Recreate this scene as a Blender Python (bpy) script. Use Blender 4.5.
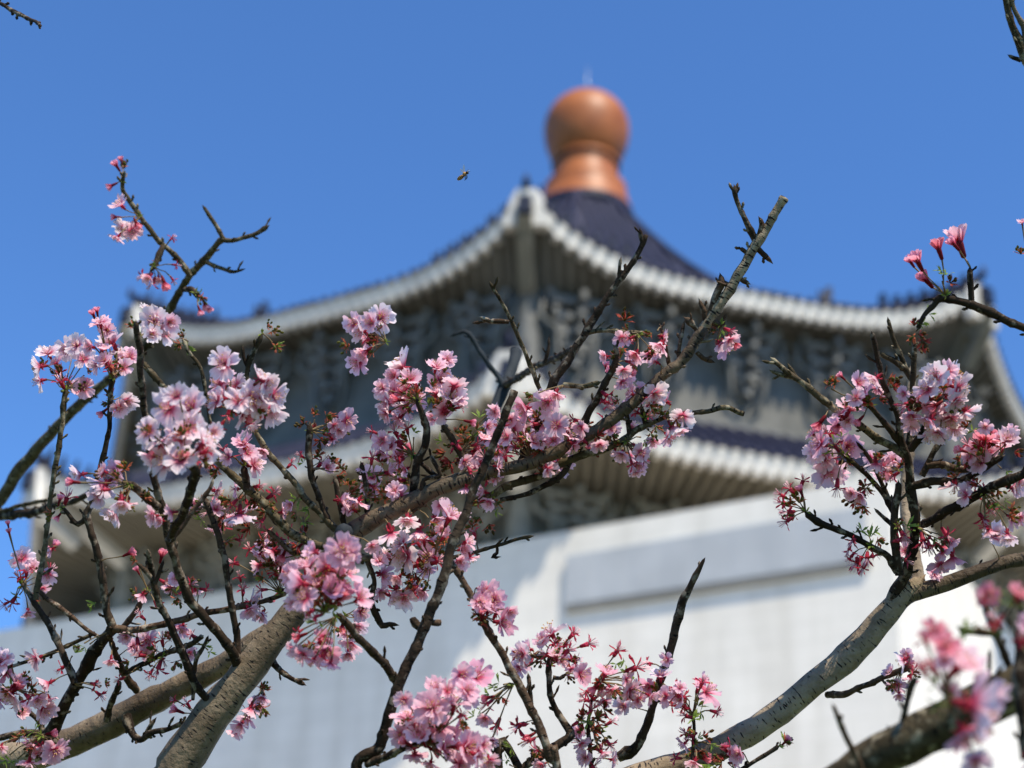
import bpy, bmesh, math, random
from mathutils import Vector, Matrix, noise
R = math.radians
PI = math.pi
random.seed(7)
S = bpy.context.scene
for o in list(bpy.data.objects): bpy.data.objects.remove(o)

# ---------------------------------------------------------------- camera, world, sun, exposure
FPX = 1611.0
TH, ROLL = 0.488, 0.043
cam = bpy.data.cameras.new('camera'); camo = bpy.data.objects.new('camera', cam)
S.collection.objects.link(camo)
cam.sensor_width = 36; cam.lens = FPX / 1024 * 36
camo.location = (0, 0, 1.6)
CAMR = Matrix.Rotation(PI / 2 + TH, 3, 'X') @ Matrix.Rotation(ROLL, 3, 'Z')
camo.rotation_euler = CAMR.to_euler()
cam.clip_start = 0.02; cam.clip_end = 5000
cam.dof.use_dof = True; cam.dof.focus_distance = 1.6; cam.dof.aperture_fstop = 4.6
cam.dof.aperture_blades = 7
S.camera = camo

SUN_EL, SUN_AZ = 57.0, 32.0       # azimuth measured from the building-to-camera direction, towards the right
w = bpy.data.worlds.new('World'); S.world = w; w.use_nodes = True
nt = w.node_tree; bg = nt.nodes['Background']
sky = nt.nodes.new('ShaderNodeTexSky'); sky.sky_type = 'NISHITA'; sky.sun_disc = False
sundir = Vector((math.sin(R(SUN_AZ)) * math.cos(R(SUN_EL)), -math.cos(R(SUN_AZ)) * math.cos(R(SUN_EL)), math.sin(R(SUN_EL))))
sky.sun_elevation = R(SUN_EL); sky.sun_rotation = math.atan2(sundir.x, sundir.y)
sky.air_density = 1.0; sky.dust_density = 0.0; sky.ozone_density = 6.0; sky.altitude = 0
tint = nt.nodes.new('ShaderNodeMix'); tint.data_type = 'RGBA'; tint.blend_type = 'MULTIPLY'; tint.inputs[0].default_value = 1
tint.inputs[7].default_value = (.83, 1.18, 1.52, 1)
nt.links.new(sky.outputs[0], tint.inputs[6]); nt.links.new(tint.outputs[2], bg.inputs[0]); bg.inputs[1].default_value = 0.105
sl = bpy.data.lights.new('sun', 'SUN'); sl.energy = 5.0; sl.angle = R(0.53); sl.color = (1, .93, .78)
so = bpy.data.objects.new('sun', sl); S.collection.objects.link(so)
so.rotation_euler = sundir.to_track_quat('Z', 'Y').to_euler(); so.location = (0, 0, 20)
S.view_settings.view_transform = 'Standard'; S.view_settings.look = 'None'
S.view_settings.gamma = 1; S.view_settings.exposure = 0.45
S.render.resolution_x, S.render.resolution_y = 1024, 768

# ---------------------------------------------------------------- helpers
C = S.collection
def at(x, y, d):
    "world point seen at pixel x, y at depth d metres along the view axis"
    return camo.location + CAMR @ Vector(((x - 512) * d / FPX, (384 - y) * d / FPX, -d))
RIGHT, UP, BACK = CAMR @ Vector((1, 0, 0)), CAMR @ Vector((0, 1, 0)), CAMR @ Vector((0, 0, 1))

def link(name, me, mats=None, parent=None):
    o = bpy.data.objects.new(name, me); C.objects.link(o)
    if mats and not me.materials:
        for m in (mats if isinstance(mats, (list, tuple)) else [mats]): me.materials.append(m)
    if parent: o.parent = parent
    return o
def empty(name, loc, label, cat, group=None, rz=0):
    o = bpy.data.objects.new(name, None); C.objects.link(o); o.location = loc; o.rotation_euler.z = rz
    o.empty_display_size = .2
    o['label'] = label; o['category'] = cat
    if group: o['group'] = group
    return o
class MB:
    def __init__(s): s.v = []; s.f = []; s.m = []; s.uv = []; s.sm = []; s.pig = []
    def add(s, vs, fs, mi=0, smooth=False, pig=0.0):
        b = len(s.v); s.v += [tuple(v) for v in vs]
        s.f += [tuple(b + i for i in f) for f in fs]; s.m += [mi] * len(fs); s.sm += [smooth] * len(fs)
        s.pig += (pig if isinstance(pig, list) else [pig] * len(vs))
    def box(s, c, dx, dy, dz, ax=None, mi=0):
        ax = ax or (Vector((1, 0, 0)), Vector((0, 1, 0)), Vector((0, 0, 1)))
        c = Vector(c); vs = []
        for k in (-1, 1):
            for j in (-1, 1):
                for i in (-1, 1): vs.append(c + ax[0] * (i * dx / 2) + ax[1] * (j * dy / 2) + ax[2] * (k * dz / 2))
        s.add(vs, [(0, 2, 3, 1), (4, 5, 7, 6), (0, 1, 5, 4), (2, 6, 7, 3), (0, 4, 6, 2), (1, 3, 7, 5)], mi)
    def hexa(s, a, b, mi=0):
        "two quads a, b (4 points each) joined into a solid"
        s.add(list(a) + list(b), [(3, 2, 1, 0), (4, 5, 6, 7), (0, 1, 5, 4), (1, 2, 6, 5), (2, 3, 7, 6), (3, 0, 4, 7)], mi)
    def tube(s, pts, rad, n=6, mi=0, caps=True, smooth=True, pig=0.0, uvs=None):
        pts = [Vector(p) for p in pts]; N = len(pts); vs = []
        t0 = (pts[1] - pts[0]).normalized(); nrm = t0.orthogonal().normalized()
        for i, p in enumerate(pts):
            t = (pts[min(i + 1, N - 1)] - pts[max(i - 1, 0)]).normalized()
            nrm = (nrm - t * nrm.dot(t)).normalized(); b = t.cross(nrm)
            r_ = rad[i] if isinstance(rad, (list, tuple)) else rad
            for k in range(n):
                a = 2 * PI * k / n
                vs.append(p + (nrm * math.cos(a) + b * math.sin(a)) * r_)
        fs = [(i * n + k, i * n + (k + 1) % n, (i + 1) * n + (k + 1) % n, (i + 1) * n + k) for i in range(N - 1) for k in range(n)]
        if caps: fs += [tuple(range(n - 1, -1, -1)), tuple((N - 1) * n + k for k in range(n))]
        s.add(vs, fs, mi, smooth, pig)
    def lathe(s, prof, n=32, c=(0, 0, 0), mi=0, smooth=True):
        c = Vector(c); vs = []
        for r_, z in prof:
            for k in range(n): vs.append(c + Vector((r_ * math.cos(2 * PI * k / n), r_ * math.sin(2 * PI * k / n), z)))
        fs = [(i * n + k, i * n + (k + 1) % n, (i + 1) * n + (k + 1) % n, (i + 1) * n + k) for i in range(len(prof) - 1) for k in range(n)]
        s.add(vs, fs, mi, smooth)
    def mesh(s, name, mats):
        me = bpy.data.meshes.new(name); me.from_pydata(s.v, [], s.f)
        me.polygons.foreach_set('material_index', s.m); me.polygons.foreach_set('use_smooth', s.sm)
        at_ = me.attributes.new('pigment', 'FLOAT', 'POINT'); at_.data.foreach_set('value', s.pig)
        for m in (mats if isinstance(mats, (list, tuple)) else [mats]): me.materials.append(m)
        me.update(); return me
    def build(s, name, mats, parent=None):
        return link(name, s.mesh(name, mats), None, parent)

# ---------------------------------------------------------------- materials
def mat(name, col, rough=.7, spec=.3, metal=0):
    m = bpy.data.materials.new(name); m.use_nodes = True
    b = m.node_tree.nodes['Principled BSDF']
    b.inputs['Base Color'].default_value = (*col, 1); b.inputs['Roughness'].default_value = rough
    b.inputs['Specular IOR Level'].default_value = spec; b.inputs['Metallic'].default_value = metal
    return m, m.node_tree, b
def ramp(nt, src, stops):
    r_ = nt.nodes.new('ShaderNodeValToRGB'); e = r_.color_ramp.elements
    while len(e) < len(stops): e.new(.5)
    for el, (p, c) in zip(e, stops): el.position = p; el.color = (*c, 1)
    nt.links.new(src, r_.inputs[0]); return r_.outputs[0]
def noise_tex(nt, scale, detail=4, coord='Object', sc=None, rough=.6):
    tc = nt.nodes.new('ShaderNodeTexCoord'); n = nt.nodes.new('ShaderNodeTexNoise')
    n.inputs['Scale'].default_value = scale; n.inputs['Detail'].default_value = detail; n.inputs['Roughness'].default_value = rough
    src = tc.outputs[coord]
    if sc:
        mp = nt.nodes.new('ShaderNodeMapping'); mp.inputs['Scale'].default_value = sc
        nt.links.new(src, mp.inputs[0]); src = mp.outputs[0]
    nt.links.new(src, n.inputs['Vector']); return n.outputs['Fac']
def bump(nt, b, h, dist, strength=1):
    bp = nt.nodes.new('ShaderNodeBump'); bp.inputs['Distance'].default_value = dist; bp.inputs['Strength'].default_value = strength
    nt.links.new(h, bp.inputs['Height']); nt.links.new(bp.outputs[0], b.inputs['Normal'])
def mixc(nt, fac, a, b_, mode='MIX'):
    m = nt.nodes.new('ShaderNodeMix'); m.data_type = 'RGBA'; m.blend_type = mode
    for inp, v in ((m.inputs[0], fac), (m.inputs[6], a), (m.inputs[7], b_)):
        if isinstance(v, (int, float)): inp.default_value = v
        elif isinstance(v, tuple): inp.default_value = (*v, 1)
        else: nt.links.new(v, inp)
    return m.outputs[2]
def stone(name, a, b_, scale, rough=.6, joints=None):
    m, nt, b = mat(name, a, rough)
    col = ramp(nt, noise_tex(nt, scale, 6), [(.3, a), (.7, b_)])
    if joints:
        tc = nt.nodes.new('ShaderNodeTexCoord'); br = nt.nodes.new('ShaderNodeTexBrick')
        br.inputs['Scale'].default_value = 1; br.inputs['Brick Width'].default_value = joints[0]; br.inputs['Row Height'].default_value = joints[1]
        br.inputs['Mortar Size'].default_value = .035
        br.inputs['Color1'].default_value = (1, 1, 1, 1); br.inputs['Color2'].default_value = (.95, .95, .955, 1); br.inputs['Mortar'].default_value = (.90, .90, .89, 1)
        nt.links.new(tc.outputs['UV'], br.inputs['Vector'])
        col = mixc(nt, 1.0, col, br.outputs['Color'], 'MULTIPLY')
        st = ramp(nt, noise_tex(nt, 1, 5, 'UV', (.9, .07, 1)), [(.35, (.90, .895, .88)), (.55, (1, 1, 1))])
        col = mixc(nt, 1.0, col, st, 'MULTIPLY')
    nt.links.new(col, b.inputs['Base Color']); return m
M = {}
M['marble'] = stone('white_marble', (.71, .655, .575), (.83, .77, .68), .35, .55, (2.4, .8))
M['white'] = stone('white_paint', (.45, .425, .385), (.62, .59, .535), .8)
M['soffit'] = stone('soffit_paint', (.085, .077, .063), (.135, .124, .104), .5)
M['soffit2'] = stone('soffit_paint_bounce', (.11, .097, .07), (.18, .16, .12), .5)  # soffit colour made lighter and warmer, bounce light painted in
M['panel'] = stone('frieze_marble', (.37, .375, .38), (.46, .465, .47), .5)
M['panel_shade'] = stone('panel_shade_grey', (.16, .155, .14), (.22, .21, .19), .6)  # dark grey standing in for the shadow below the panel
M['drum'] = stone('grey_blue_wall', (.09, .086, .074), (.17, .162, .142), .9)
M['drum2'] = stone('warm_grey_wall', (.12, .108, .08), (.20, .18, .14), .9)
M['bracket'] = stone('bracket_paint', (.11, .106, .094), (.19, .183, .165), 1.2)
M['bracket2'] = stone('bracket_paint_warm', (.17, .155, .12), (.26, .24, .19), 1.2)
m, nt_, b = mat('blue_glazed_tile', (.018, .02, .085), .55, .2)
nt_.links.new(ramp(nt_, noise_tex(nt_, 1.4, 5), [(.3, (.010, .012, .028)), (.7, (.022, .024, .052))]), b.inputs['Base Color']); M['tile'] = m
m, nt_, b = mat('terracotta_glaze', (.5, .16, .06), .5, .35)
nt_.links.new(ramp(nt_, noise_tex(nt_, .7, 5), [(.3, (.27, .075, .018)), (.7, (.40, .125, .032))]), b.inputs['Base Color']); M['ball'] = m
M['dark'] = mat('dark_blue_metal', (.01, .014, .03), .5)[0]
M['rod'] = mat('grey_steel', (.4, .41, .43), .4, .5, .6)[0]
M['pave'] = stone('pale_paving', (.50, .45, .37), (.60, .54, .45), .3)
m, nt_, b = mat('grass', (.05, .09, .03), .9)
nt_.links.new(ramp(nt_, noise_tex(nt_, 6, 6), [(.3, (.04, .07, .02)), (.7, (.09, .13, .05))]), b.inputs['Base Color']); M['grass'] = m

def bark(name, lo, hi, dash, dashcol, scale=1.0, lichen=None, bumpd=.0015):
    m, nt, b = mat(name, lo, .6 if 'bough' in name else .8, .16 if 'bough' in name else .10)
    n1 = noise_tex(nt, 22 * scale, 8, 'Object', None, .7)
    col = ramp(nt, n1, [(.34, lo), (.66, hi)])
    # horizontal lenticels: noise stretched round the stem (uv: u round, v along, both in metres)
    dn = noise_tex(nt, 1, 2, 'UV', (110, 420, 1), .4)
    pt = nt.nodes.new('ShaderNodeMath'); pt.operation = 'MULTIPLY_ADD'; pt.inputs[1].default_value = .22; pt.inputs[2].default_value = -.11
    nt.links.new(noise_tex(nt, 14, 2), pt.inputs[0])
    sm_ = nt.nodes.new('ShaderNodeMath'); sm_.operation = 'ADD'; nt.links.new(dn, sm_.inputs[0]); nt.links.new(pt.outputs[0], sm_.inputs[1])
    dm = ramp(nt, sm_.outputs[0], [(dash, (0, 0, 0)), (dash + .035, (1, 1, 1))])
    wp = ramp(nt, noise_tex(nt, 7, 5), [(.40, (.50, .47, .44)), (.56, (1, 1, 1))])   # weathered patches, darkened further to paint in twig shadows
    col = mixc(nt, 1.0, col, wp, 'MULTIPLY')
    col = mixc(nt, dm, col, dashcol)
    if lichen:
        ln = ramp(nt, noise_tex(nt, 85, 5), [(.54, (0, 0, 0)), (.64, (.8, .8, .8))])
        col = mixc(nt, ln, col, lichen)
    nt.links.new(col, b.inputs['Base Color'])
    n2 = noise_tex(nt, 160, 6)
    ad = nt.nodes.new('ShaderNodeMath'); ad.operation = 'SUBTRACT'
    nt.links.new(n2, ad.inputs[0]); nt.links.new(dm, ad.inputs[1])
    bump(nt, b, ad.outputs[0], bumpd, .8)
    return m
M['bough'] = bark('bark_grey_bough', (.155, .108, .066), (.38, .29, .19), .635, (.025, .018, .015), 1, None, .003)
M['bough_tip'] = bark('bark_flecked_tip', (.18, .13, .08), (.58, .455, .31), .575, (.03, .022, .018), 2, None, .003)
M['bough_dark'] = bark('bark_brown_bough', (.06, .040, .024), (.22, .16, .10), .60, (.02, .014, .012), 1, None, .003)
M['twig'] = bark('bark_dark_twig', (.020, .012, .0075), (.075, .050, .032), .64, (.008, .006, .005), 2, (.26, .21, .155), .002)
M['twig_red'] = bark('bark_red_twig', (.042, .022, .013), (.15, .095, .060), .62, (.015, .009, .007), 2, (.34, .28, .21), .002)
M['twig_olive'] = bark('bark_olive_twig', (.036, .026, .013), (.15, .115, .065), .62, (.012, .009, .006), 2, (.32, .27, .18), .002)
M['slate'] = bark('bark_slate', (.018, .022, .026), (.05, .056, .062), .7, (.03, .03, .03))

def petal_mat(name, tip, mid, core):
    m, nt, b = mat(name, tip, .55, .2)
    a = nt.nodes.new('ShaderNodeAttribute'); a.attribute_name = 'pigment'
    col = ramp(nt, a.outputs['Fac'], [(0, core), (.17, core), (.42, mid), (.78, tip)])
    oi = nt.nodes.new('ShaderNodeObjectInfo')
    col = mixc(nt, 1.0, col, oi.outputs['Color'], 'MULTIPLY')
    nt.links.new(col, b.inputs['Base Color'])
    tr = nt.nodes.new('ShaderNodeBsdfTranslucent'); nt.links.new(col, tr.inputs[0])
    mx = nt.nodes.new('ShaderNodeMixShader'); mx.inputs[0].default_value = .5
    out = nt.nodes['Material Output']
    nt.links.new(b.outputs[0], mx.inputs[1]); nt.links.new(tr.outputs[0], mx.inputs[2]); nt.links.new(mx.outputs[0], out.inputs[0])
    return m
M['petal'] = petal_mat('petal_pink', (.98, .83, .865), (.95, .66, .73), (.66, .12, .21))
M['calyx'] = petal_mat('calyx_red', (.55, .05, .09), (.42, .03, .06), (.25, .03, .04))
M['copper'] = petal_mat('bud_scale_copper', (.55, .16, .09), (.42, .11, .05), (.14, .14, .03))
M['stamen'] = mat('stamen_filament', (.82, .45, .5), .6)[0]
M['anther'] = mat('anther_ochre', (.52, .30, .08), .7)[0]
M['leaf'] = petal_mat('leaf_green', (.28, .36, .07), (.20, .29, .05), (.12, .2, .04))
M['stalk'] = mat('stalk_green_red', (.17, .11, .045), .6)[0]

# ================================================================ GROUND
def sheet(name, x0, y0, x1, y1, z, m):
    mb = MB(); mb.add([(x0, y0, z), (x1, y0, z), (x1, y1, z), (x0, y1, z)], [(0, 1, 2, 3)])
    o = mb.build(name, m); o['kind'] = 'structure'; return o
sheet('ground', -2500, -2500, 2500, 2500, -.02, M['grass'])
sheet('plaza', -80, 9, 90, 220, 0, M['pave'])

# ================================================================ THE HALL
A0 = -.129
HX, HY = 4.43, 96.5
H = 1.6
hall = empty('memorial_hall', (HX, HY, 0), 'white marble hall with two tiers of curved blue roof and orange ball finial', 'building')
def oct_pt(rad, ang, z): return Vector((rad * math.sin(ang), -rad * math.cos(ang), z + H))
def side_pt(k, t, rad, z):
    a, b = oct_pt(rad, A0 + R(45) * k, z), oct_pt(rad, A0 + R(45) * (k + 1), z)
    return a.lerp(b, t)
def lift(t, L, p=3.7): return L * abs(2 * t - 1) ** p
def flare(t, p=5): return 1 + .0 * abs(2 * t - 1) ** p
UZ_ = Vector((0, 0, 1))
class Roof:
    def __init__(s, Re, zmid, L, Rt, zt, ex): s.Re, s.zmid, s.L, s.Rt, s.zt, s.ex = Re, zmid, L, Rt, zt, ex
    def p(s, k, t, q, dz=0, dr=0):
        rad = s.Re + (s.Rt - s.Re) * q + dr
        z = s.zmid + (s.zt - s.zmid) * (.42 * q + .58 * q ** s.ex) + lift(t, s.L) * (1 - q) ** 3.0 + dz
        return side_pt(k, t, rad * (1 - .012 * (1 - abs(2 * t - 1) ** 3)), z)
def build_roof(rf, name, fascia_h, wall_r, soffit_z, spacing, spikes, smat):
    mb = MB(); NT, NQ = 24, 14
    for k in range(8):
        vs = [rf.p(k, i / NT, j / NQ) for j in range(NQ + 1) for i in range(NT + 1)]
        fs = [(j * (NT + 1) + i, j * (NT + 1) + i + 1, (j + 1) * (NT + 1) + i + 1, (j + 1) * (NT + 1) + i) for j in range(NQ) for i in range(NT)]
        mb.add(vs, fs, 0, True)
        W = 2 * rf.Re * math.sin(R(22.5)); n = int(W / .8)
        for i in range(n):                     # rows of round tiles running straight up the slope
            off = (i + .5) / n - .5
            qm = min(1.0, (1 - abs(2 * off)) * rf.Re / (rf.Re - rf.Rt))
            pts = []
            for j in range(13):
                q = qm * j / 12; rr = rf.Re + (rf.Rt - rf.Re) * q
                t = .5 + off * rf.Re / rr
                if t < 0 or t > 1: break
                pts.append(rf.p(k, t, q, .04))
            if len(pts) > 2: mb.tube(pts, .2, 5)
    for k in range(8):                         # round tile ends along the eave
        out = (side_pt(k, .5, 1, 0) - Vector((0, 0, H))).normalized()
        n = int(2 * rf.Re * math.sin(R(22.5)) / spacing)
        for i in range(n):
            c2 = rf.p(k, (i + .5) / n, 0, -.02, .15); mb.tube([c2 + out * .12, c2 - out * .05], .17, 8)
    top = mb.build(name, M['tile'], hall)
    # hip ridges with standing ornaments
    for k in range(8):
        r_ = MB(); pts = [rf.p(k, 0, q / 16, .10) for q in range(17)]
        r_.tube(pts, .24, 8)
        tip = pts[0]; out = (pts[0] - pts[1]).normalized()
        r_.tube([tip, tip + out * .35 + Vector((0, 0, .2)), tip + out * .4 + Vector((0, 0, .6))], [.24, .2, .06], 8)
        hip = r_.build('hip_ridge', M['tile'], top)
    # little animal ornaments near the eave corners: body and raised head on the ridge
    orn = MB(); orn.box((0, 0, .35), .5, .28, .5); orn.box((.18, 0, .75), .26, .22, .5); orn.box((-.2, 0, .62), .12, .12, .4)
    ome = orn.mesh('ridge_ornament', M['dark'])
    for k in (0, 1, 2, 7, 6):
        for sgn in (-1, 1):
            for j in range(spikes):
                t = (j + .6) * .032
                kk, tt = (k, t) if sgn > 0 else ((k - 1) % 8, 1 - t)
                o = link('ridge_ornament', ome, None, top); o.location = rf.p(kk, tt, .012, .05); o.scale = (.8, .8, .8 + .25 * random.random())
                o.rotation_euler.z = A0 + R(45) * k
    for k in (7, 0):
        o = link('ridge_ornament', ome, None, top); o.location = rf.p(k, .66 if k == 0 else .33, .02, .1); o.scale = (1.2, 2.0, 1.0)
    # fascia
    fa = MB()
    for k in range(8):
        nf = 40
        out = (side_pt(k, .5, 1, 0) - Vector((0, 0, H))).normalized()
        for i in range(nf):
            a, b_ = rf.p(k, i / nf, 0, -.06, .12), rf.p(k, (i + 1) / nf, 0, -.06, .12)
            dn = Vector((0, 0, -fascia_h)) - out * .12
            th_ = -out * .25
            fa.hexa((a + dn, b_ + dn, b_, a), (a + dn + th_, b_ + dn + th_, b_ + th_, a + th_))
        W = 2 * rf.Re * math.sin(R(22.5)); n = int(W / spacing)
        for i in range(n):                     # drip tiles and rafter heads below the fascia
            t = (i + .5) / n
            c = rf.p(k, t, 0, -fascia_h - .02, .10)
            tang = (side_pt(k, 1, 1, 0) - side_pt(k, 0, 1, 0)).normalized(); upv = Vector((0, 0, 1))
            fa.box(c - out * .22 + Vector((0, 0, -.16)), spacing * .5, .5, .34, (tang, out, upv))
    fo = fa.build('eave_fascia', M['white'], hall)
    # soffit with rafters, running from the fascia back to the wall
    sf = MB()
    for k in range(8):
        n = 30
        a0 = [rf.p(k, i / n, 0, -fascia_h * .8, -.15) for i in range(n + 1)]
        b0 = [side_pt(k, i / n, wall_r, soffit_z) for i in range(n + 1)]
        sf.add(a0 + b0, [(i, i + 1, n + 2 + i, n + 1 + i) for i in range(n)])
        W = 2 * rf.Re * math.sin(R(22.5)); nr = int(W / spacing)
        for i in range(nr):
            t = (i + .5) / nr
            a = rf.p(k, t, 0, -fascia_h * .9 - .1, -.3)
            tb = .5 + (t - .5) * (.5 + .5 * 1)
            b_ = side_pt(k, tb, wall_r, soffit_z - .12)
            d_ = (b_ - a); L = d_.length; d_.normalize()
            tg = d_.cross(Vector((0, 0, 1))).normalized(); up = tg.cross(d_)
            sf.box((a + b_) / 2, spacing * .42, L, .34, (tg, d_, up), 0)
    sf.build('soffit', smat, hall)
    # corner beams with blue cap
    for k in range(8):
        cb = MB()
        a = rf.p(k, 0, 0, -fascia_h - .25, .1); b_ = side_pt(k, 0, wall_r, soffit_z - .4)
        d_ = (b_ - a).normalized(); tg = d_.cross(Vector((0, 0, 1))).normalized(); up = tg.cross(d_)
        L = (b_ - a).length
        cb.box((a + b_) / 2, .8, L, .8, (tg, d_, up))
        cb.box(a + d_ * 1.3 - up * .75, .75, 1.8, .7, (tg, d_, up))
        cb.box(a + d_ * 2.6 - up * 1.2, .7, 2.4, .5, (tg, d_, up))
        c_ = cb.build('corner_beam', M['soffit2'] if smat is M['soffit'] else M['white'], hall)
        o2 = oct_pt(1, A0 + R(45) * k, -H); e_ = rf.p(k, 0, 0, -1.15, .42)
        hd = MB(); tx_ = Vector((o2.y, -o2.x, 0)); h0 = rf.p(k, 0, 0, -.05 if k == 0 else -.5, .22)
        hd.hexa([h0 - tx_ * 1.1 - UZ_ * 2.1, h0 + tx_ * 1.1 - UZ_ * 2.1, h0 + tx_ * .45, h0 - tx_ * .45], [v - o2 * .5 for v in (h0 - tx_ * 1.1 - UZ_ * 2.1, h0 + tx_ * 1.1 - UZ_ * 2.1, h0 + tx_ * .8 - UZ_ * .15, h0 - tx_ * .8 - UZ_ * .15)])
        hd.build('corner_plate', M['white'], c_)
        cp = MB(); cp.box(e_, .66, .4, .95, (Vector((o2.y, -o2.x, 0)), o2, UZ_)); cp.build('beam_cap', M['dark'], c_)
UP_ROOF = Roof(32.1, 41.9, 3.1, 3.6, 64.6, 2.3)
LO_ROOF = Roof(35.7, 31.3, 2.7, 29.6, 35.3, 1.0)
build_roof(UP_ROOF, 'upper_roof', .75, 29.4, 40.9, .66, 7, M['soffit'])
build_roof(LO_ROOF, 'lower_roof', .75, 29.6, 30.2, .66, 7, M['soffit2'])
# drums with columns, beams and bracket sets
def drum(name, rad, z0, z1, mt, mb_m, nper):
    d = MB()
    for k in range(8):
        a0, a1, b0, b1 = side_pt(k, 0, rad, z0), side_pt(k, 1, rad, z0), side_pt(k, 0, rad, z1), side_pt(k, 1, rad, z1)
        d.add([a0, a1, b1, b0], [(0, 1, 3, 2)] if False else [(0, 1, 2, 3)])
    do = d.build(name, mt, hall)
    bm_ = MB()                                  # one bracket set: tiers of crossed arms widening upwards
    hgt = (z1 - z0) * .60
    for j in range(5):
        ww = .5 + .62 * j; zz = -hgt + hgt * (j + .5) / 5
        bm_.box((0, -.3 - .16 * j, zz), ww, .30, hgt / 5 * .55)
        bm_.box((0, -.2 - .16 * j, zz), .30, .8 + .32 * j, hgt / 5 * .55)
        for sx in (-1, 1):
            bm_.box((sx * ww / 2, -.3 - .16 * j, zz + hgt / 5 * .42), .34, .4, hgt / 5 * .4)
    for sx in (-1, 1):                          # curled struts
        bm_.tube([(sx * .2, -.3, -hgt * 1.15), (sx * .9, -.5, -hgt * .9), (sx * 1.0, -.7, -hgt * .5), (sx * 1.9, -.8, -hgt * .35), (sx * 1.7, -.8, -.1)], [.08, .14, .16, .15, .1], 6)
    bme = bm_.mesh('bracket_set', mb_m)
    for k in range(8):
        e0, e1 = side_pt(k, 0, rad, 0), side_pt(k, 1, rad, 0)
        for i in range(nper):
            o = link('bracket_set', bme, None, do); o.location = side_pt(k, (i + .5) / nper, rad + .02, z1 - .35); o.rotation_euler.z = A0 + R(22.5 + 45 * k)
        for zz, h_ in ((z0 + .7, .4), (z1 - .25, .7)):
            bm2 = MB(); tg = (e1 - e0).normalized(); out = Vector((tg.y, -tg.x, 0))
            bm2.box(side_pt(k, .5, rad, zz) + out * .12, (e1 - e0).length, .3, h_, (tg, out, Vector((0, 0, 1))))
            bm2.build('beam', mb_m, do)
        co = MB(); co.lathe([(.62, z0 + H), (.55, z1 + H - .2)], 14, (e0.x * 1.005, e0.y * 1.005, 0)); co.build('column', mb_m, do)
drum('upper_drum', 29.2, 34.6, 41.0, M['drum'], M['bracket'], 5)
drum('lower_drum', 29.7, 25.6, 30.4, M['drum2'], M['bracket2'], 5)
# finial
fi = MB()
prof = [(3.5, -2.2), (3.3, -1.6), (3.1, -.9), (2.98, -.35), (3.0, -.2), (3.0, .0), (2.78, .06), (2.55, .2), (2.44, .5), (2.36, 1.0), (2.30, 1.6), (2.28, 1.95), (2.5, 2.0), (2.54, 2.15), (2.5, 2.3), (2.32, 2.36), (2.3, 2.45)]
for i in range(0, 25):
    a = -41 + 131 * i / 24
    prof.append((3.16 * math.cos(R(a)) if a < 89.5 else .001, 5.35 + (3.15 if a > 0 else 4.3) * math.sin(R(a))))
fi.lathe(prof, 48, (.28, 0, 67.35 + H))
fo = fi.build('finial', M['ball'], hall)
rg = MB(); rg.lathe([(3.0, 0), (3.7, .02), (3.7, .7), (3.0, .75)], 32, (.1, 0, 64.3 + H)); rg.build('base_ring', M['tile'], fo)
rd = MB(); rd.tube([(.28, 0, 75.5 + H), (.28, 0, 78.6 + H)], .035, 6); rd.build('lightning_rod', M['rod'], fo)
rd = MB(); rd.lathe([(2.25, 0), (2.47, .04), (2.47, .13), (2.25, .17)], 40, (.28, 0, 67.35 + 1.86 + H)); rd.build('neck_ring', M['dark'], fo)

# body: square plan, one corner to the right of the view
n1 = A0 - R(22.5)
hb = MB(); AP = 28.5; ZT = 27.2 + H
N1 = Vector((math.sin(n1), -math.cos(n1), 0)); T1 = Vector((math.cos(n1), math.sin(n1), 0)); UZ = Vector((0, 0, 1))
def bp(al, out, z): return T1 * al + N1 * out + UZ * z
def uvquad(mb, pts, uvs):
    mb.add(pts, [(0, 1, 2, 3)]); mb.uv.append(uvs)
P0, P1, PZ0, PZ1, REC = 14.45, 27.6, 23.75 + H, 25.95 + H, .02
wall = MB(); Q = []
def rect(al0, al1, z0, z1, out=AP): uvquad(wall, [bp(al0, out, z0), bp(al1, out, z0), bp(al1, out, z1), bp(al0, out, z1)], [(al0, z0), (al1, z0), (al1, z1), (al0, z1)])
rect(-AP, P0, 0, ZT); rect(P1, AP, 0, ZT); rect(P0, P1, 0, PZ0); rect(P0, P1, PZ1, ZT)
for (a, b_, c_, d_) in (((AP, AP), (AP, -AP), 0, 0), ((AP, -AP), (-AP, -AP), 0, 0), ((-AP, -AP), (-AP, AP), 0, 0)):
    uvquad(wall, [bp(a[0], a[1], 0), bp(b_[0], b_[1], 0), bp(b_[0], b_[1], ZT), bp(a[0], a[1], ZT)], [(0, 0), (57, 0), (57, ZT), (0, ZT)])
uvquad(wall, [bp(-AP, AP, ZT), bp(AP, AP, ZT), bp(AP, -AP, ZT), bp(-AP, -AP, ZT)], [(0, 0), (57, 0), (57, 57), (0, 57)])
ri = AP - REC
for q in (((P0, AP, PZ0), (P0, ri, PZ0), (P0, ri, PZ1), (P0, AP, PZ1)), ((P1, AP, PZ0), (P1, AP, PZ1), (P1, ri, PZ1), (P1, ri, PZ0)),
          ((P0, AP, PZ1), (P0, ri, PZ1), (P1, ri, PZ1), (P1, AP, PZ1)), ((P0, AP, PZ0), (P1, AP, PZ0), (P1, ri, PZ0), (P0, ri, PZ0))):
    uvquad(wall, [bp(*v) for v in q], [(0, 0), (.1, 0), (.1, .1), (0, .1)])
wme = wall.mesh('body_wall', M['marble']); uvl = wme.uv_layers.new(name='UVMap')
for poly, uvs in zip(wme.polygons, wall.uv):
    for li, uv in zip(poly.loop_indices, uvs): uvl.data[li].uv = uv
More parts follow.
